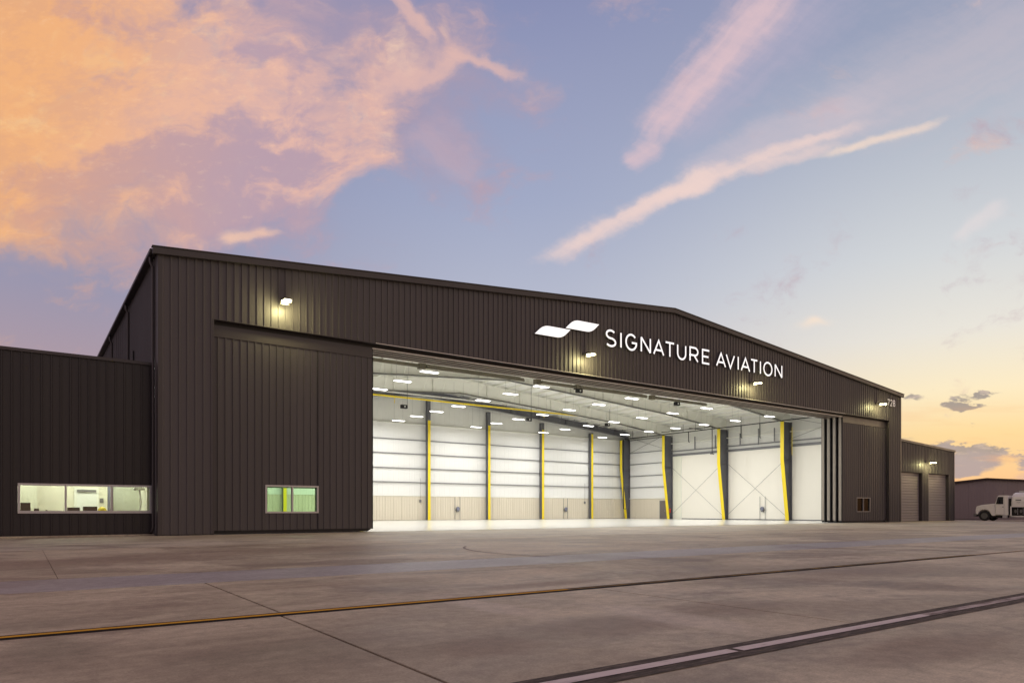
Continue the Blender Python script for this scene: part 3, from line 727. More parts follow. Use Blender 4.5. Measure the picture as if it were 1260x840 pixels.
for (u, v, z, lab) in ((21.7, 22, 9.7, 'small black box hung on a rod left of the back columns'), (31.9, 11.5, 10.55, 'small black box hung on a rod right below the door header'), (34.7, 22, 9.6, 'small black box hung on a rod in the middle of the hangar'), (43.4, 11.5, 10.55, 'small black box with pale dot hung on a rod under the header right of centre'), (47.6, 25, 10.35, 'small black box hung beside the corner column')):
    t = thing('hung_box', lab, 'box', (u, v, z), 0, 'small black boxes hung from the roof')
    b = MB(); b.box(-.28, .28, -.14, .14, -.15, .15, BLACK); b.build('body', t, bevel=.01)
    b = MB(); b.tube([(.02, -.14, .0), (.02, -.17, 0)], .07, PIPEW, 8); b.build('lens', t)
    b = MB(); b.tube([(.3, 0, .0), (.3, 0, roofz(u)-.33-z)], .018, PIPEB, 5); b.build('hanger_rod', t)
ht = thing('header_truss', 'dark steel truss under the door header at the right end', 'truss', (0, 0, 0))  # short header truss, with a white pipe and tag alongside
for z in (9.06, 9.42):
    b = MB(); b.box(51.6, 58.4, 3.1, 3.22, z-.04, z+.04, GIRT); b.build('chord', ht)
for q in range(8):
    u0 = 51.7+q*.83
    b = MB(); b.tube([(u0, 3.16, 9.10 if q % 2 else 9.38), (u0+.8, 3.16, 9.38 if q % 2 else 9.10)], .03, GIRT, 5); b.build('web_rod', ht)
b = MB(); b.tube([(48.5, 3.6, 9.18), (58.6, 3.6, 9.18)], .07, PIPEW, 8); b.build('white_pipe', ht)
b = MB(); b.box(54.2, 54.4, 2.98, 3.09, 8.98, 9.35, YELLOW); b.build('yellow_tag', ht)
for k_, (v_, z0_, z1_) in enumerate(((12.4, 8.2, 9.6), (14.3, 8.0, 9.7), (16.6, 8.1, 9.4), (19.9, 8.0, 9.5), (22.8, 8.1, 9.6), (5.2, 7.9, 9.3), (6.0, 7.9, 9.3))):
    b = MB(); b.box(L-.56, L-.48, v_-.05, v_+.05, z0_, z1_, GIRT); b.build('wall_strut', hg)
# hose and utility stations
def station(x, y, rz, lab):
    t = thing('utility_station', lab, 'utility station', (x, y, .012), rz, 'wall utility stations inside the hangar')
    for dx_ in (-.32, .32):
        b = MB(); b.tube([(dx_, -.08, 0), (dx_, -.08, 2.5)], .022, GIRT, 6); b.build('post', t)
    b = MB(); b.tube([(0, -.10, 1.22), (0, -.22, 1.22)], [.20, .20], BLUEG, 12); b.build('reel', t)
    b = MB(); b.box(-.13, .13, -.2, -.05, .86, 1.03, GIRT); b.build('valve_box', t)
    b = MB(); b.box(-.30, .30, -.075, -.03, 1.05, 1.12, GIRT); b.build('cross_bar', t)
station(34.2, DEPTH-.27, 0, 'hose reel on two posts between the two leftmost visible back wall columns')
station(49.4, DEPTH-.27, 0, 'hose reel on two posts on the back wall between the third and fourth columns')
station(L-.24, 13.95, -pi/2, 'hose reel on two posts against the white right wall under the cross bracing')
for x, lab in ((29.7, 'grey wall box with hanging cord left of the first back column'), (52.5, 'grey wall box left of the fourth back column')):
    t = thing('wall_box', lab, 'box', (x, DEPTH-.28, 2.0), 0, 'grey wall boxes beside the back columns')
    b = MB(); b.box(-.10, .10, -.1, 0, -.12, .16, GIRT); b.build('body', t)
    b = MB(); b.tube([(0, -.05, .16), (0, -.05, 2.4)], .012, GIRT, 5); b.build('cord', t)
t = thing('fire_extinguisher', 'red fire extinguisher hung on the yellow column next to the dark door', 'fire extinguisher', (59.0, 26.22, 1.0))
b = MB(); b.tube([(-.06, 0, -.25), (-.06, 0, -.22), (-.06, 0, .18), (-.06, 0, .26), (-.06, 0, .30)], [.05, .085, .085, .05, .03], RED, 10); b.build('cylinder', t)
b = MB(); b.box(-.10, .0, -.03, .03, .301, .36, BLACK); b.build('valve', t)
b = MB(); b.tube([(-.06, -.05, .33), (-.06, -.13, .25), (-.06, -.11, .0)], .012, BLACK, 5); b.build('hose', t)
pd = bpy.data.objects.new('personnel_door', None); C.objects.link(pd); pd.parent = hg
b = MB(); b.box(L-.30, L-.235, 27.35, 28.35, .014, 2.15, BLUEG if False else mat('brown_door', (.16, .135, .12), .5)); b.build('door_slab', pd)
b = MB()
for v0, v1, z0, z1 in ((27.25, 27.35, .014, 2.25), (28.35, 28.45, .014, 2.25), (27.35, 28.35, 2.15, 2.25)): b.box(L-.32, L-.235, v0, v1, z0, z1, GIRT)
b.build('door_frame', pd)
b = MB(); b.tube([(L-.33, 27.5, 1.0), (L-.37, 27.5, 1.0), (L-.37, 27.62, 1.0)], .02, ALU, 6); b.build('handle', pd)

# ---- high bay lights
def highbay():
    t = thing('high_bay_light', '', 'light', (0, 0, 0), 0, 'linear high bay lights under the hangar roof')
    b = MB(); b.prism([(-.19, 0), (.19, 0), (.14, .07), (-.14, .07)], -.62, .62, WHITE, 'x'); b.build('housing', t)
    b = MB(); b.prism([(-.17, -.028), (.17, -.028), (.17, -.002), (-.17, -.002)], -.58, .58, HIBAY, 'x'); b.build('lens', t)
    ld = bpy.data.lights.new('lamp_light', 'AREA'); ld.shape = 'RECTANGLE'; ld.size = 1.16; ld.size_y = .38; ld.energy = 178; ld.color = (1, .985, .95)
    lo_ = bpy.data.objects.new('lamp_light', ld); C.objects.link(lo_); lo_.parent = t; lo_.location = (0, 0, -.032)
    for x in (-.45, .45):
        b = MB(); b.tube([(x, 0, .07), (x, 0, 2.0)], .006, GIRT, 4); b.build('hanger_wire', t)
    return t
proto = highbay()
ordn = ['first', 'second', 'third', 'fourth', 'fifth', 'sixth', 'seventh', 'eighth']
first = True
for i in range(6):
    for j in range(8):
        u = 29.9+8.9*(i-2.5); v = 30.7-3.77*j
        if i == 0 or (i == 1 and j > 7): pass
        if first: t = proto; first = False
        else:
            t = proto.copy(); C.objects.link(t)
            for ch in proto.children:
                c = ch.copy(); C.objects.link(c); c.parent = t
        t.location = (u, v, 9.73)
        t['label'] = 'lit hangar ceiling light, %s from the back wall in the %s row from left' % (ordn[j], ordn[i])

# ------------------------------------------------------------------ outside lamps
def walllamp(x, y, z, lab):
    t = thing('wall_lamp', lab, 'lamp', (x, y, z), 0, 'lit floodlights on the front walls')
    b = MB(); b.box(-.09, .09, -.05, -.0, -.09, .09, LAMPB); b.build('wall_plate', t, bevel=.006)
    b = MB(); b.tube([(0, -.04, 0), (0, -.38, .03)], .03, LAMPB, 8); b.build('arm', t)
    b = MB(); b.prism([(-.36, -.05), (-.78, -.115), (-.80, -.08), (-.76, -.03), (-.42, .05), (-.36, .03)], -.16, .16, LAMPB, 'x'); b.build('head', t, bevel=.01)
    b = MB(); b.box(-.18, .18, -.415, -.385, -.24, -.055, LAMPB); b.build('added_shield', t)  # plate added to block lens light from hitting the wall behind
    b = MB(); b.prism([(-.42, -.066), (-.80, -.134), (-.845, -.10), (-.86, -.15), (-.78, -.185), (-.42, -.13)], -.155, .155, LAMPL, 'x'); b.build('lens', t)
    ld = bpy.data.lights.new('lamp_light', 'POINT'); ld.energy = 210; ld.shadow_soft_size = .2; ld.color = (1, .88, .40)
    lo_ = bpy.data.objects.new('lamp_light', ld); C.objects.link(lo_); lo_.parent = t; lo_.location = (.0, -.62, -.24)
    return t
walllamp(4.86, -.036, 10.13, 'lit floodlight above the closed left hangar door leaf, leftmost on the front')
walllamp(22.3, -.036, 10.10, 'lit floodlight below the white wing emblem')
walllamp(38.0, -.036, 10.12, 'lit floodlight below the end of the white lettering')
walllamp(55.45, -.036, 10.20, 'lit floodlight beside the white house number 728')

# ------------------------------------------------------------------ sign
YS = -.16
def stroke(b, pts, w, y0, y1, mf, ms, closed=False):
    """ribbon of width w along pts (x,z), extruded from y0 (face) to y1"""
    n = len(pts); Lf = []; Rt = []
    for k in range(n):
        p = pts[k]
        if closed: a, c = pts[k-1], pts[(k+1) % n]
        else: a, c = pts[max(k-1, 0)], pts[min(k+1, n-1)]
        def nd(q, r):
            d = hypot(r[0]-q[0], r[1]-q[1]) or 1; return ((r[0]-q[0])/d, (r[1]-q[1])/d)
        d1 = nd(a, p) if a != p else nd(p, c); d2 = nd(p, c) if c != p else d1
        nx, nz = -(d1[1]+d2[1]), d1[0]+d2[0]; l = hypot(nx, nz) or 1; nx /= l; nz /= l
        s = 1/max(.5, nx*-d1[1]+nz*d1[0])
        Lf.append((p[0]+nx*w/2*s, p[1]+nz*w/2*s)); Rt.append((p[0]-nx*w/2*s, p[1]-nz*w/2*s))
    rng = range(n) if closed else range(n-1)
    for k in rng:
        j = (k+1) % n
        q = [Lf[k], Rt[k], Rt[j], Lf[j]]
        b.prism(q, y0, y0+.001, mf, 'y') if False else None
        b.poly([(x, y0, z) for x, z in q], mf)
        b.poly([(x, y1, z) for x, z in q], ms)
        for e, f_ in ((Lf[k], Lf[j]), (Rt[k], Rt[j])):
            b.poly([(e[0], y0, e[1]), (f_[0], y0, f_[1]), (f_[0], y1, f_[1]), (e[0], y1, e[1])], ms)
        if not closed:
            for k2 in ((k,) if k == 0 else ()) + ((j,) if j == n-1 else ()):
                b.poly([(Lf[k2][0], y0, Lf[k2][1]), (Rt[k2][0], y0, Rt[k2][1]), (Rt[k2][0], y1, Rt[k2][1]), (Lf[k2][0], y1, Lf[k2][1])], ms)
def arc(cx, cz, rx, rz, a0, a1, n=14):
    return [(cx+rx*cos(radians(a0+(a1-a0)*k/n)), cz+rz*sin(radians(a0+(a1-a0)*k/n))) for k in range(n+1)]
def glyph(c):
    # unit box, x 0..1, z 0..1 (stroke centre lines)
    if c == 'S': return [(arc(.5, .75, .46, .25, 38, 270, 16) + arc(.5, .25, .5, .25, 90, -145, 16)[1:], 0)]
    if c == 'I': return [([(.5, 0), (.5, 1)], 0)]
    if c == 'G': return [(arc(.5, .5, .5, .5, 42, 345, 26) + [(.985, .47), (.55, .47)], 0)]
    if c == 'N': return [([(0, 0), (0, 1)], 0), ([(0, 1), (1, 0)], 0), ([(1, 0), (1, 1)], 0)]
    if c == 'A': return [([(0, 0), (.5, 1), (1, 0)], 0), ([(.17, .31), (.83, .31)], 0)]
    if c == 'T': return [([(0, 1), (1, 1)], 0), ([(.5, 1), (.5, 0)], 0)]
    if c == 'U': return [([(0, 1), (0, .45)] + arc(.5, .42, .5, .42, 180, 360, 16) + [(1, .45), (1, 1)], 0)]
    if c == 'R': return [([(0, 0), (0, 1), (.55, 1)] + arc(.6, .72, .40, .28, 90, -90, 12) + [(.0, .44)], 0), ([(.52, .44), (1, 0)], 0)]
    if c == 'E': return [([(1, 1), (0, 1), (0, 0), (1, 0)], 0), ([(0, .51), (.88, .51)], 0)]
    if c == 'V': return [([(0, 1), (.5, 0), (1, 1)], 0)]
    if c == 'O': return [(arc(.5, .5, .5, .5, 0, 360, 28)[:-1], 1)]
    if c == '7': return [([(0, 1), (1, 1), (.35, 0)], 0)]
    if c == '2': return [(arc(.5, .72, .48, .28, 165, -40, 12) + [(0, 0), (1, 0)], 0)]
    if c == '8': return [(arc(.5, .755, .42, .245, 0, 360, 18)[:-1], 1), (arc(.5, .255, .5, .255, 0, 360, 18)[:-1], 1)]
def letter(parent, c, x0, x1, z0, z1, w, y0, y1, mf, ms, name):
    b = MB(); h = w/2
    for k, (pts, closed) in enumerate(glyph(c)):
        P_ = [(x0+h+(x1-x0-w)*p[0], z0+h+(z1-z0-w)*p[1]) for p in pts]
        stroke(b, P_, w, y0-.0015*k, y1, mf, ms, closed)
    return b.build(name, parent)
sg = thing('sign_lettering', 'lit white capital letters on the hangar front right of the wing emblem', 'sign', (0, 0, 0))
LET = [('S', 23.89, 24.77), ('I', 25.08, 25.25), ('G', 25.53, 26.54), ('N', 26.84, 27.75), ('A', 27.95, 28.96), ('T', 29.03, 29.93), ('U', 30.16, 31.05), ('R', 31.36, 32.25), ('E', 32.61, 33.41), ('A', 34.07, 35.12), ('V', 35.10, 36.09), ('I', 36.37, 36.55), ('A', 36.75, 37.81), ('T', 37.86, 38.70), ('I', 38.92, 39.10), ('O', 39.36, 40.45), ('N', 40.73, 41.67)]
for c, a, b_ in LET:
    o = .02 if c in 'SGOU' else 0
    letter(sg, c, a, b_, 10.80-(o if c != 'U' else .02), 11.80+(o if c != 'U' else 0), .118, YS, -.04, SIGNW, SIGNS, 'letter')
em = thing('wing_emblem', 'two lit white slanted wing shapes left of the white lettering', 'emblem', (0, 0, 0))
for (lx_, lz) in ((18.62, 10.74), (20.83, 11.39)):
    # parallelogram with two rounded corners
    A = (lx_, lz+.01); Bt = (lx_+.86, lz+.56); Ct = (lx_+2.56, lz+.60); Db = (lx_+1.72, lz+.02)
    A, Bt, Ct, Db = (lx_, lz), (lx_+.62, lz+.56), (lx_+2.56, lz+.585), (lx_+1.95, lz+.025)
    pts = [A]
    # round Bt
    def rnd(p, a, c, r, n=6):
        def u_(q, s): d = hypot(s[0]-q[0], s[1]-q[1]); return ((s[0]-q[0])/d, (s[1]-q[1])/d)
        ua, uc = u_(p, a), u_(p, c); s_, e_ = (p[0]+ua[0]*r, p[1]+ua[1]*r), (p[0]+uc[0]*r, p[1]+uc[1]*r)
        return [((1-t)**2*s_[0]+2*t*(1-t)*p[0]+t*t*e_[0], (1-t)**2*s_[1]+2*t*(1-t)*p[1]+t*t*e_[1]) for t in [k/n for k in range(n+1)]]
    pts += rnd(Bt, A, Ct, .40) + [Ct] + rnd(Db, Ct, A, .40)
    b = MB(); b.prism(pts, YS+.002, -.04, SIGNS, 'y'); b.poly([(x, YS, z) for x, z in pts], SIGNW); b.build('wing', em)
nb = thing('house_number', 'small white number 728 near the right end of the hangar front', 'number', (0, 0, 0))
for c, a, b_ in (('7', 57.35, 57.76), ('2', 57.84, 58.24), ('8', 58.32, 58.74)): letter(nb, c, a, b_, 10.18, 10.78, .10, -.075, -.038, DIGIT, SIGNS, 'digit')

# ------------------------------------------------------------------ left office annex
AV = 1.06; AH = 6.92
an = thing('office_annex', 'low black ribbed annex with a long lit office window left of the hangar', 'building', (0, 0, 0))
W0, W1, AZ0, AZ1 = -4.55, -.10, .90, 2.03
cl = cutlist(-24, -.02, (W0, W1))
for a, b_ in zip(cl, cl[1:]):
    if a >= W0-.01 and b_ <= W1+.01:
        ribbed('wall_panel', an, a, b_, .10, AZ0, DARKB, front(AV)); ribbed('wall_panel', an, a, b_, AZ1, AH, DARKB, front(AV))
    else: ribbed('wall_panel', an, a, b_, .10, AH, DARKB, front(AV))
b = MB()
for x0, x1, z0, z1 in ((-24, W0, 0, AH), (W1, -.14, 0, AH), (W0, W1, 0, AZ0), (W0, W1, AZ1, AH)): b.box(x0, x1, AV+.02, AV+.16, z0, z1, DARKB)
b.build('front_wall_core', an)
b = MB(); b.box(-24, -.06, AV-.08, AV+.16, AH+.001, AH+.12, TRIM); b.build('parapet_cap', an)
b = MB(); b.box(-24, -.14, AV+.17, 22, AH-.3, AH-.15, DARKB); b.build('roof', an)
b = MB(); b.box(-24, -23.85, AV+.17, 22, 0, AH, DARKB); b.build('side_wall', an)
b = MB(); b.box(-24, -.14, 21.85, 22, 0, AH-.31, DARKB); b.build('back_wall', an)
b = MB(); b.box(-24, -.05, AV-.45, AV-.04, 0.001, .055, CONCF); b.build('base_curb', an, bevel=.01)
b = MB(); t = .10; d0, d1 = AV-.06, AV+.08
b.box(W0, W1, d0, d1, AZ0, AZ0+t, ALU); b.box(W0, W1, d0, d1, AZ1-t*.8, AZ1, ALU)
mull = [W0+.04, -3.05, -1.52, W1-.04]
for x in mull: b.box(x-.035, x+.035, d0+.004, d1-.004, AZ0+t, AZ1-t*.8, ALU)
b.build('window_frame', an)
for a, c in zip(mull, mull[1:]):
    b = MB(); b.box(a+.035, c-.035, AV+.02, AV+.027, AZ0+t, AZ1-t*.8, GLASSC); b.build('window_pane', an)
# office room behind the window
ry0, ry1 = AV+.17, AV+4.5
b = MB(); b.box(-5.9, 2.0-2.15, ry1, ry1+.1, 0.02, 2.75, OFFW); b.build('room_back_wall', an)
b = MB(); b.box(-6.0, -5.9, ry0, ry1+.1, 0.02, 2.75, OFFW2); b.build('room_side_wall', an)
b = MB(); b.box(-.24, -.15, ry0, ry1, 0.02, 2.75, OFFW2); b.build('room_side_wall', an)
b = MB(); b.box(-6.0, -.15, ry0, ry1+.1, 2.76, 2.82, OFFW2); b.build('room_ceiling', an)
b = MB(); b.box(-6.0, -.15, ry0, ry1+.1, -.0, .019, mat('office_carpet', (.12, .11, .10), .9)); b.build('room_floor', an)
b = MB(); b.box(-5.88, -3.90, ry1-.9, ry1-.8, .02, 2.75, OFFW2); b.build('room_partition', an)
for x in (-5.0, -3.2, -1.4):
    for y in (1.2, 3.4):
        b = MB(); b.box(x-.6, x+.6, AV+y-.3, AV+y+.3, 2.735, 2.758, OFFL); b.build('ceiling_panel_light', an)
TW = mat('trim_white', (.82, .82, .76), .5)
b = MB(); b.box(-2.44, -1.70, ry1-.05, ry1-.004, .02, 1.93, mat('office_door_white', (.82, .83, .80), .5)); b.build('inner_door', an)
b = MB()
for x0, x1, z0, z1 in ((-2.54, -2.44, .02, 2.03), (-1.70, -1.60, .02, 2.03), (-2.44, -1.70, 1.94, 2.03)): b.box(x0, x1, ry1-.07, ry1-.004, z0, z1, TW)
b.build('inner_door_frame', an)
b = MB(); b.box(-2.43, -1.71, ry1-.12, ry1-.055, 1.83, 1.925, GIRT); b.build('door_blind_rail', an)
b = MB(); b.box(-1.56, -1.42, ry1-.04, ry1-.004, 1.36, 1.56, GIRT); b.build('wall_thermostat', an)
b = MB(); b.box(-1.47, -1.33, AV+2.0, AV+2.14, .02, 2.75, BLUEG); b.build('room_post', an)
b = MB(); b.box(-1.30, -.25, AV+2.3, AV+2.36, .02, 2.7, mat('pale_green_board', (.70, .74, .62), .5)); b.build('room_partition', an)
b = MB(); b.box(-1.31, -1.25, AV+2.22, AV+2.295, .02, 2.7, BLACK); b.build('partition_edge', an)
# desk and what stands on it
dk = thing('desk', 'long desk behind the lit office window', 'desk', (-2.6, AV+.85, .02))
b = MB(); b.box(-2.1, 1.9, -.42, .42, .79, .83, ALU); b.build('tabletop', dk)
for x in (-2.0, 1.85):
    for y in (-.36, .36):
        b = MB(); b.box(x-.03, x+.03, y-.03, y+.03, 0, .79, GIRT); b.build('leg', dk)
def monitor(x, y, w, h, z, lab):
    t = thing('monitor', lab, 'monitor', (x, y, z), 0, 'black monitors on the office desk')
    b = MB(); b.box(-w/2, w/2, -.03, .0, .02, h, SCREEN); b.build('screen', t, bevel=.006)
    b = MB(); b.box(-.03, .03, .001, .03, .012, h*.8, SCREEN); b.build('stand', t)
    b = MB(); b.box(-.12, .12, -.08, .08, 0, .011, SCREEN); b.build('foot', t)
DZ = .852
monitor(-4.31, AV+.84, .32, .46, DZ, 'large square black monitor at the left end of the lit office window')
monitor(-2.75, AV+.84, .42, .28, DZ, 'low black monitor just right of the first window mullion')
monitor(-2.19, AV+.84, .50, .32, DZ, 'black monitor in front of the white office door')
for x, w, h, lab in ((-3.96, .17, .24, 'small dark desk tray beside the square monitor'), (-3.64, .1, .17, 'tiny dark box left of the first window mullion')):
    t = thing('desk_tray', lab, 'tray', (x, AV+.84, DZ)); b = MB(); b.box(-w/2, w/2, -.1, .1, 0, h*.8, SCREEN); b.build('tray_body', t, bevel=.01)
    b = MB(); b.box(-w/2+.01, w/2-.01, -.11, -.101, h*.5, h, SCREEN); b.build('tray_back', t)
t = thing('yellow_hard_hat', 'yellow safety helmet on the desk left of the grey post', 'helmet', (-1.77, AV+.84, .852))
b = MB(); b.tube([(0, 0, .10), (0, 0, .16), (0, 0, .24), (0, 0, .29), (0, 0, .31)], [.16, .16, .14, .08, .02], YELLOW, 14); b.build('shell', t)
b = MB(); b.tube([(0, -.03, .08), (0, -.03, .10)], [.20, .19], YELLOW, 14); b.build('brim', t)
b = MB(); b.box(-.16, .16, -.12, .12, 0, .079, SCREEN); b.build('rest', t)
t = thing('office_equipment', 'white equipment arm by the right end of the lit office window', 'equipment', (-.45, AV+.84, .852))
b = MB(); b.tube([(.0, 0, 0), (.08, 0, .5), (.02, 0, 1.0)], .035, PIPEW, 8); b.build('arm', t)
b = MB(); b.box(-.2, .2, -.08, .08, 1.0, 1.1, PIPEW); b.build('head', t, bevel=.01)
b = MB(); b.box(-.14, .14, -.12, .12, .0, .06, ALU); b.build('base', t)

# ------------------------------------------------------------------ right garage annex
RV = 1.0
ga = thing('garage_annex', 'small brown ribbed annex with two grey roller doors at the right end of the hangar', 'building', (0, 0, 0))
def gz(u): return 7.60-.045*(u-61)
D1, D2, DH = (61.75, 66.15), (67.5, 71.85), 4.62
cl = cutlist(L+.04, 72.95, D1+D2)
for a, b_ in zip(cl, cl[1:]):
    ind = any(a >= d[0]-.01 and b_ <= d[1]+.01 for d in (D1, D2))
    ribbed('wall_panel', ga, a, b_, DH if ind else .04, gz, BRONZE, front(RV))
b = MB(); E0 = L+.0; E1 = 72.98
b.prism([(E0, 0), (D1[0], 0), (D1[0], DH), (D1[1], DH), (D1[1], 0), (D2[0], 0), (D2[0], DH), (D2[1], DH), (D2[1], 0), (E1, 0), (E1, gz(E1)-.03), (E0, gz(E0)-.03)], RV+.02, RV+.42, TRIM, 'y'); b.build('front_wall_core', ga)
b = MB(); b.prism([(E0, gz(E0)-.12), (E1+.12, gz(E1+.12)-.12), (E1+.12, gz(E1+.12)+.08), (E0, gz(E0)+.08)], RV-.12, RV+.15, TRIM, 'y'); b.build('rake_trim', ga)
b = MB(); b.prism([(E0, gz(E0)-.10), (E1, gz(E1)-.10), (E1, gz(E1)+.03), (E0, gz(E0)+.03)], RV+.16, 20, DARKB, 'y'); b.build('roof', ga)
b = MB(); b.box(E1-.15, E1, RV+.43, 20, 0, gz(E1)-.12, BRONZE); b.build('side_wall', ga)
b = MB(); b.box(E1-.06, E1+.03, RV-.05, RV+.019, .02, gz(E1)-.13, TRIM); b.build('corner_trim', ga)
b = MB(); b.box(E0, E1-.16, 19.8, 20, 0, gz(E1)-.12, BRONZE); b.build('back_wall', ga)
for d in (D1, D2):
    rd = bpy.data.objects.new('roller_door', None); C.objects.link(rd); rd.parent = ga
    n = 18
    for q in range(n):
        z0 = .02+(DH-.02)*q/n; z1 = .02+(DH-.02)*(q+1)/n
        b = MB(); b.prism([(RV+.34, z0+.004), (RV+.30, z0+.02), (RV+.30, z1-.02), (RV+.34, z1-.004), (RV+.36, z1-.004), (RV+.36, z0+.004)], d[0]+.01, d[1]-.01, GREYDOOR, 'x'); b.build('slat', rd)
    b = MB(); b.box(d[0]+.01, d[1]-.01, RV+.28, RV+.36, .015, .02, BLACK); b.build('bottom_seal', rd)
walllamp(66.9, RV-.036, 5.72, 'lit floodlight between the two grey roller doors of the small annex')

# ------------------------------------------------------------------ far building behind the fuel truck
def cp(X, Y): return (CAM[0]+FWD[0]*Y+RGT[0]*X, CAM[1]+FWD[1]*Y+RGT[1]*X)
px_, py_ = cp(54.9, 80.0)
fb = thing('distant_building', 'low grey brown metal building with a shallow gable roof behind the white truck', 'building', (px_, py_, 0), -pi/2)
# local x runs toward -y of the world (to the right in view), local y runs away from the view
hw, hp = 16, 4.75; sl = .088
b = MB(); k = -hw
while k < hw-.01:
    a, c = k, k+1.0
    def pf(u, d_, z): return (u, -d_, z)
    ribbed('wall_panel', fb, a, c, 0, lambda u: hp-.12-sl*abs(u), FARB, pf, h=.02); k += 1.0
b.prism([(-hw, 0), (hw, 0), (hw, hp-.15-sl*hw), (0, hp-.15), (-hw, hp-.15-sl*hw)], .02, 22, FARB, 'y'); b.build('wall_core', fb)
for sg_ in (-1, 1):
    b = MB(); b.prism([(sg_*(hw+.2), hp-.22-sl*hw), (0, hp-.2), (0, hp+.03), (sg_*(hw+.2), hp+.01-sl*hw)], -.25, 22.2, FARR, 'y'); b.build('roof', fb)

# ------------------------------------------------------------------ fuel truck (local x forward = nose, y = left side toward the view is -y)
tx, ty = cp(48.5, 70.5)
tk = thing('fuel_truck', 'white conventional cab fuel tanker truck parked beside the small annex', 'truck', (tx, ty, 0), pi/2)
# local +x points to world +y (nose), local +y points to world -x (toward the camera)
WB = .0
def wheel(x, yc, w, lab=None, r=.50):
    wh = bpy.data.objects.new('wheel', None); C.objects.link(wh); wh.parent = tk; wh.location = (x, yc, r)
    b = MB(); n = 24
    ring = [(r*.62, -w/2), (r*.93, -w/2), (r, -w/2+.05), (r, w/2-.05), (r*.93, w/2), (r*.62, w/2)]
    for k in range(n):
        a0, a1 = 2*pi*k/n, 2*pi*(k+1)/n
        for (r0, y0), (r1, y1) in zip(ring, ring[1:]):
            b.poly([(r0*cos(a0), y0, r0*sin(a0)), (r1*cos(a0), y1, r1*sin(a0)), (r1*cos(a1), y1, r1*sin(a1)), (r0*cos(a1), y0, r0*sin(a1))], TYRE, True)
    b.build('tyre', wh)
    b = MB(); b.tube([(0, -w/2+.05, 0), (0, w/2-.05, 0)], r*.62, RIM, 20); b.tube([(0, w/2-.05, 0), (0, w/2+.03, 0)], .11, RIM, 10); b.build('rim', wh)
for x in (0, -4.6, -5.75):
    for s in (1, -1): wheel(x, s*.98, .30 if x == 0 else .5)
# hood with fender arch as side outlines
def outline(pts, y0, y1, m, name, bev=.03, parent=tk):
    b = MB(); b.prism(pts, y0, y1, m, 'y'); return b.build(name, parent, bevel=bev)
arch = [(.62*cos(radians(a)), .50+.62*sin(radians(a))) for a in range(-10, 191, 15)]
outline([(.78, .62), (.80, .95), (.72, 1.42), (.55, 1.50), (-1.08, 1.68), (-1.10, .62)][:0] + [(.62, .62), (.76, .70), (.78, 1.05), (.70, 1.44), (.50, 1.52), (-1.06, 1.70), (-1.06, .50), (-.72, .50)] + [(-.60, .62), (-.5, .88), (-.28, 1.08), (0, 1.14), (.28, 1.08), (.5, .88)], .55, 1.12, TRUCKW, 'fender', .03)
outline([(.62, .62), (.76, .70), (.78, 1.05), (.70, 1.44), (.50, 1.52), (-1.06, 1.70), (-1.06, .50), (-.72, .50)] + [(-.60, .62), (-.5, .88), (-.28, 1.08), (0, 1.14), (.28, 1.08), (.5, .88)], -1.12, -.55, TRUCKW, 'fender', .03)
outline([(.70, .66), (.80, 1.05), (.72, 1.48), (.52, 1.58), (-1.05, 1.76), (-1.05, .66)], -.549, .549, TRUCKW, 'hood', .03)
b = MB(); b.box(.79, .83, -.45, .45, .80, 1.38, RIM); b.build('grille', tk)
for s in (1, -1):
    b = MB(); b.box(.70, .79, s*.80-.16, s*.80+.16, 1.08, 1.28, mat('headlight_glass', (.6, .6, .58), .15)); b.build('headlight', tk, bevel=.02)
b = MB(); b.box(.72, .98, -1.12, 1.12, .42, .70, RIM); b.build('bumper', tk, bevel=.03)
b = MB(); b.prism([(-1.07, .55), (-1.07, 1.70), (-1.42, 2.42), (-1.60, 2.52), (-3.02, 2.52), (-3.05, .55)], -1.08, 1.08, TRUCKW, 'y'); b.build('cab', tk, bevel=.05)
for s in (1, -1):
    o = 1.082*s
    b = MB(); b.prism([(-1.20, 1.66), (-1.48, 2.32), (-1.58, 2.38), (-2.32, 2.38), (-2.32, 1.66)], min(o, o+.012*s), max(o, o+.012*s), GLASSD, 'y'); b.build('side_window', tk)
    dr = MB(); 
    for x0, x1, z0, z1 in ((-1.14, -1.12, .62, 1.66), (-2.46, -2.44, .62, 2.42), (-2.46, -1.12, .60, .62)): dr.box(x0, x1, min(o, o+.008*s), max(o, o+.008*s), z0, z1, RIM)
    d_ = dr.build('door_seam', tk)
    b = MB(); b.box(-2.38, -2.18, min(o, o+.03*s), max(o, o+.03*s), 1.36, 1.41, BLACK); b.build('handle', tk)
    b = MB(); b.box(-1.72, -1.70+.16, min(o+.16*s, o+.32*s), max(o+.16*s, o+.32*s), 1.72, 2.10, BLACK); b.tube([(-1.45, o, 1.75), (-1.6, o+.2*s, 1.78)], .015, BLACK, 5); b.build('mirror', tk)
    b = MB(); b.box(-2.15, -1.35, min(o, o+.02*s), max(o, o+.02*s), .99, 1.02, RIM); b.build('side_lettering_bar', tk) if False else None
    b = MB(); b.box(-2.9, -2.2, s*1.0-.12, s*1.0+.1, .30, .58, ALU); b.build('step_tank', tk, bevel=.03)
    b = MB(); b.box(-1.95, -1.2, s*.85-.2, s*.85+.2, .28, .57, BLACK); b.build('battery_box', tk, bevel=.02)
b = MB(); b.prism([(-1.085, 1.76), (-1.40, 2.40), (-1.42, 2.41), (-1.10, 1.755)], -.95, .95, GLASSD, 'y'); b.build('windscreen', tk)
b = MB(); b.tube([(-2.2, .9, 2.5), (-2.2, .9, 3.0)], .01, BLACK, 5); b.build('antenna', tk)
b = MB(); b.box(-10.2, .6, -.45, .45, .55, .74, BLACK); b.build('chassis', tk)
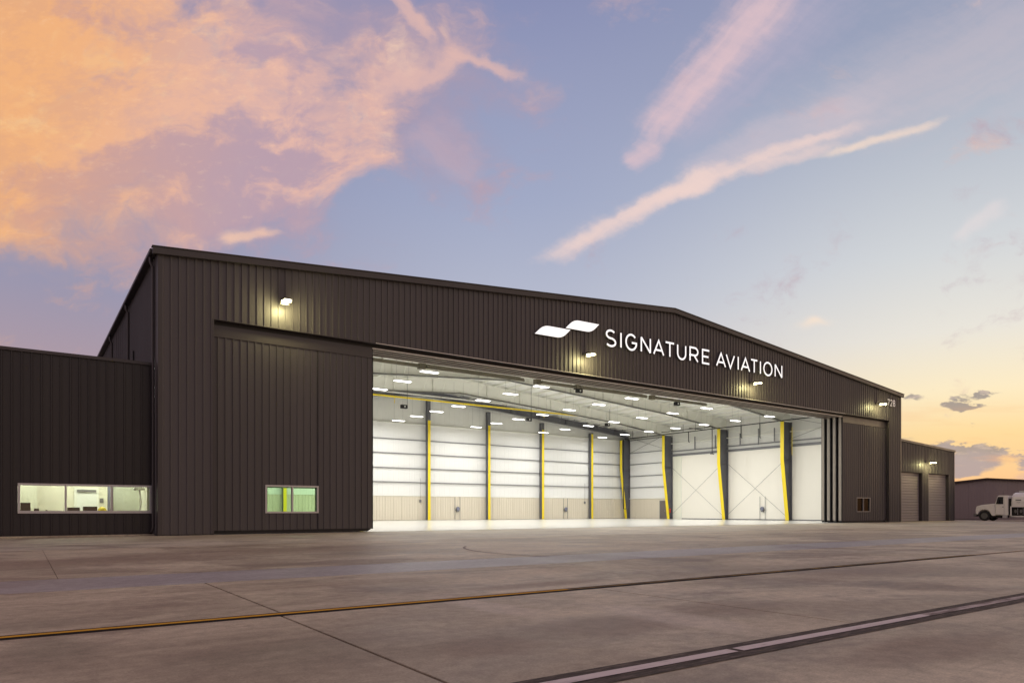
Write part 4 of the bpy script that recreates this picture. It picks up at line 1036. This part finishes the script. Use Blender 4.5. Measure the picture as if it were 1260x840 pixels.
b = MB(); b.box(-3.35, -3.07, -1.0, 1.0, .6, 2.2, BLACK); b.build('cab_gap_panel', tk)
# tank body: rounded cross-section along x
tp = [(1.13*s_, z_) for s_, z_ in ()]
prof = [(-1.15, 1.42), (-1.17, 1.9), (-1.10, 2.35), (-.85, 2.66), (-.45, 2.78), (.45, 2.78), (.85, 2.66), (1.10, 2.35), (1.17, 1.9), (1.15, 1.42)]
b = MB(); n = len(prof)
def sec(x, k): return [(x, p[0]*k, 1.42+(p[1]-1.42)*k) for p in prof]
secs = [sec(-3.42, .82), sec(-3.62, .96), sec(-3.85, 1.0), sec(-9.9, 1.0), sec(-10.1, .9)]
for A_, B_ in zip(secs, secs[1:]):
    for k in range(n): b.poly([A_[k], A_[(k+1) % n], B_[(k+1) % n], B_[k]], TRUCKW, k not in (n-1,))
b.poly(secs[0], TRUCKW); b.poly(secs[-1], TRUCKW); b.build('tank', tk)
b = MB(); b.box(-9.5, -4.2, -.3, .3, 2.80, 2.96, ALU); b.build('top_walkway', tk)
b = MB(); b.tube([(-5.8, .0, 2.97), (-5.8, 0, 3.02)], .25, ALU, 12); b.build('manhole', tk)
for s in (1, -1):
    b = MB(); b.box(-3.60, -3.42, s*1.14-.03, s*1.14+.03, .40, 1.40, TRUCKW); b.build('skirt_post', tk)
    b = MB(); b.box(-9.6, -3.42, s*1.14-.03, s*1.14+.03, .40, .50, TRUCKW); b.build('skirt_rail', tk)
    b = MB(); b.box(-9.6, -3.42, s*1.15-.03, s*1.15+.03, 1.36, 1.44, TRUCKW); b.build('tank_rail', tk)
    b = MB(); b.box(-9.6, -3.62, s*.75-.25, s*.75+.2, .52, 1.35, BLACK); b.build('equipment_bay', tk)
    for x in (-4.1, -4.9, -5.7, -6.5):
        b = MB(); b.tube([(x, s*.96, .95), (x, s*1.02, .95)], .18, RIM, 12); b.tube([(x-.3, s*.98, .62), (x-.3, s*.98, 1.25)], .035, ALU, 6); b.build('gauge', tk)
    o = 1.175*s
    b = MB(); b.box(-5.0, -4.2, min(o, o+.01*s), max(o, o+.01*s), 1.98, 2.09, GIRT); b.build('side_plate', tk)
    b = MB(); b.box(-4.9, -4.35, min(o-.002*s, o+.008*s), max(o-.002*s, o+.008*s), 1.78, 1.82, GIRT); b.build('side_plate', tk)

# shorten the cab and hood behind the front axle to this truck's proportions
def squeeze(x): return x if x > -.75 else -.75+(x+.75)*.57
for o in list(tk.children):
    if o.type == 'MESH':
        for v in o.data.vertices: v.co.x = squeeze(v.co.x)
    elif o.name.startswith('wheel') and o.location.x < -1: o.location.x = squeeze(o.location.x)-1.0
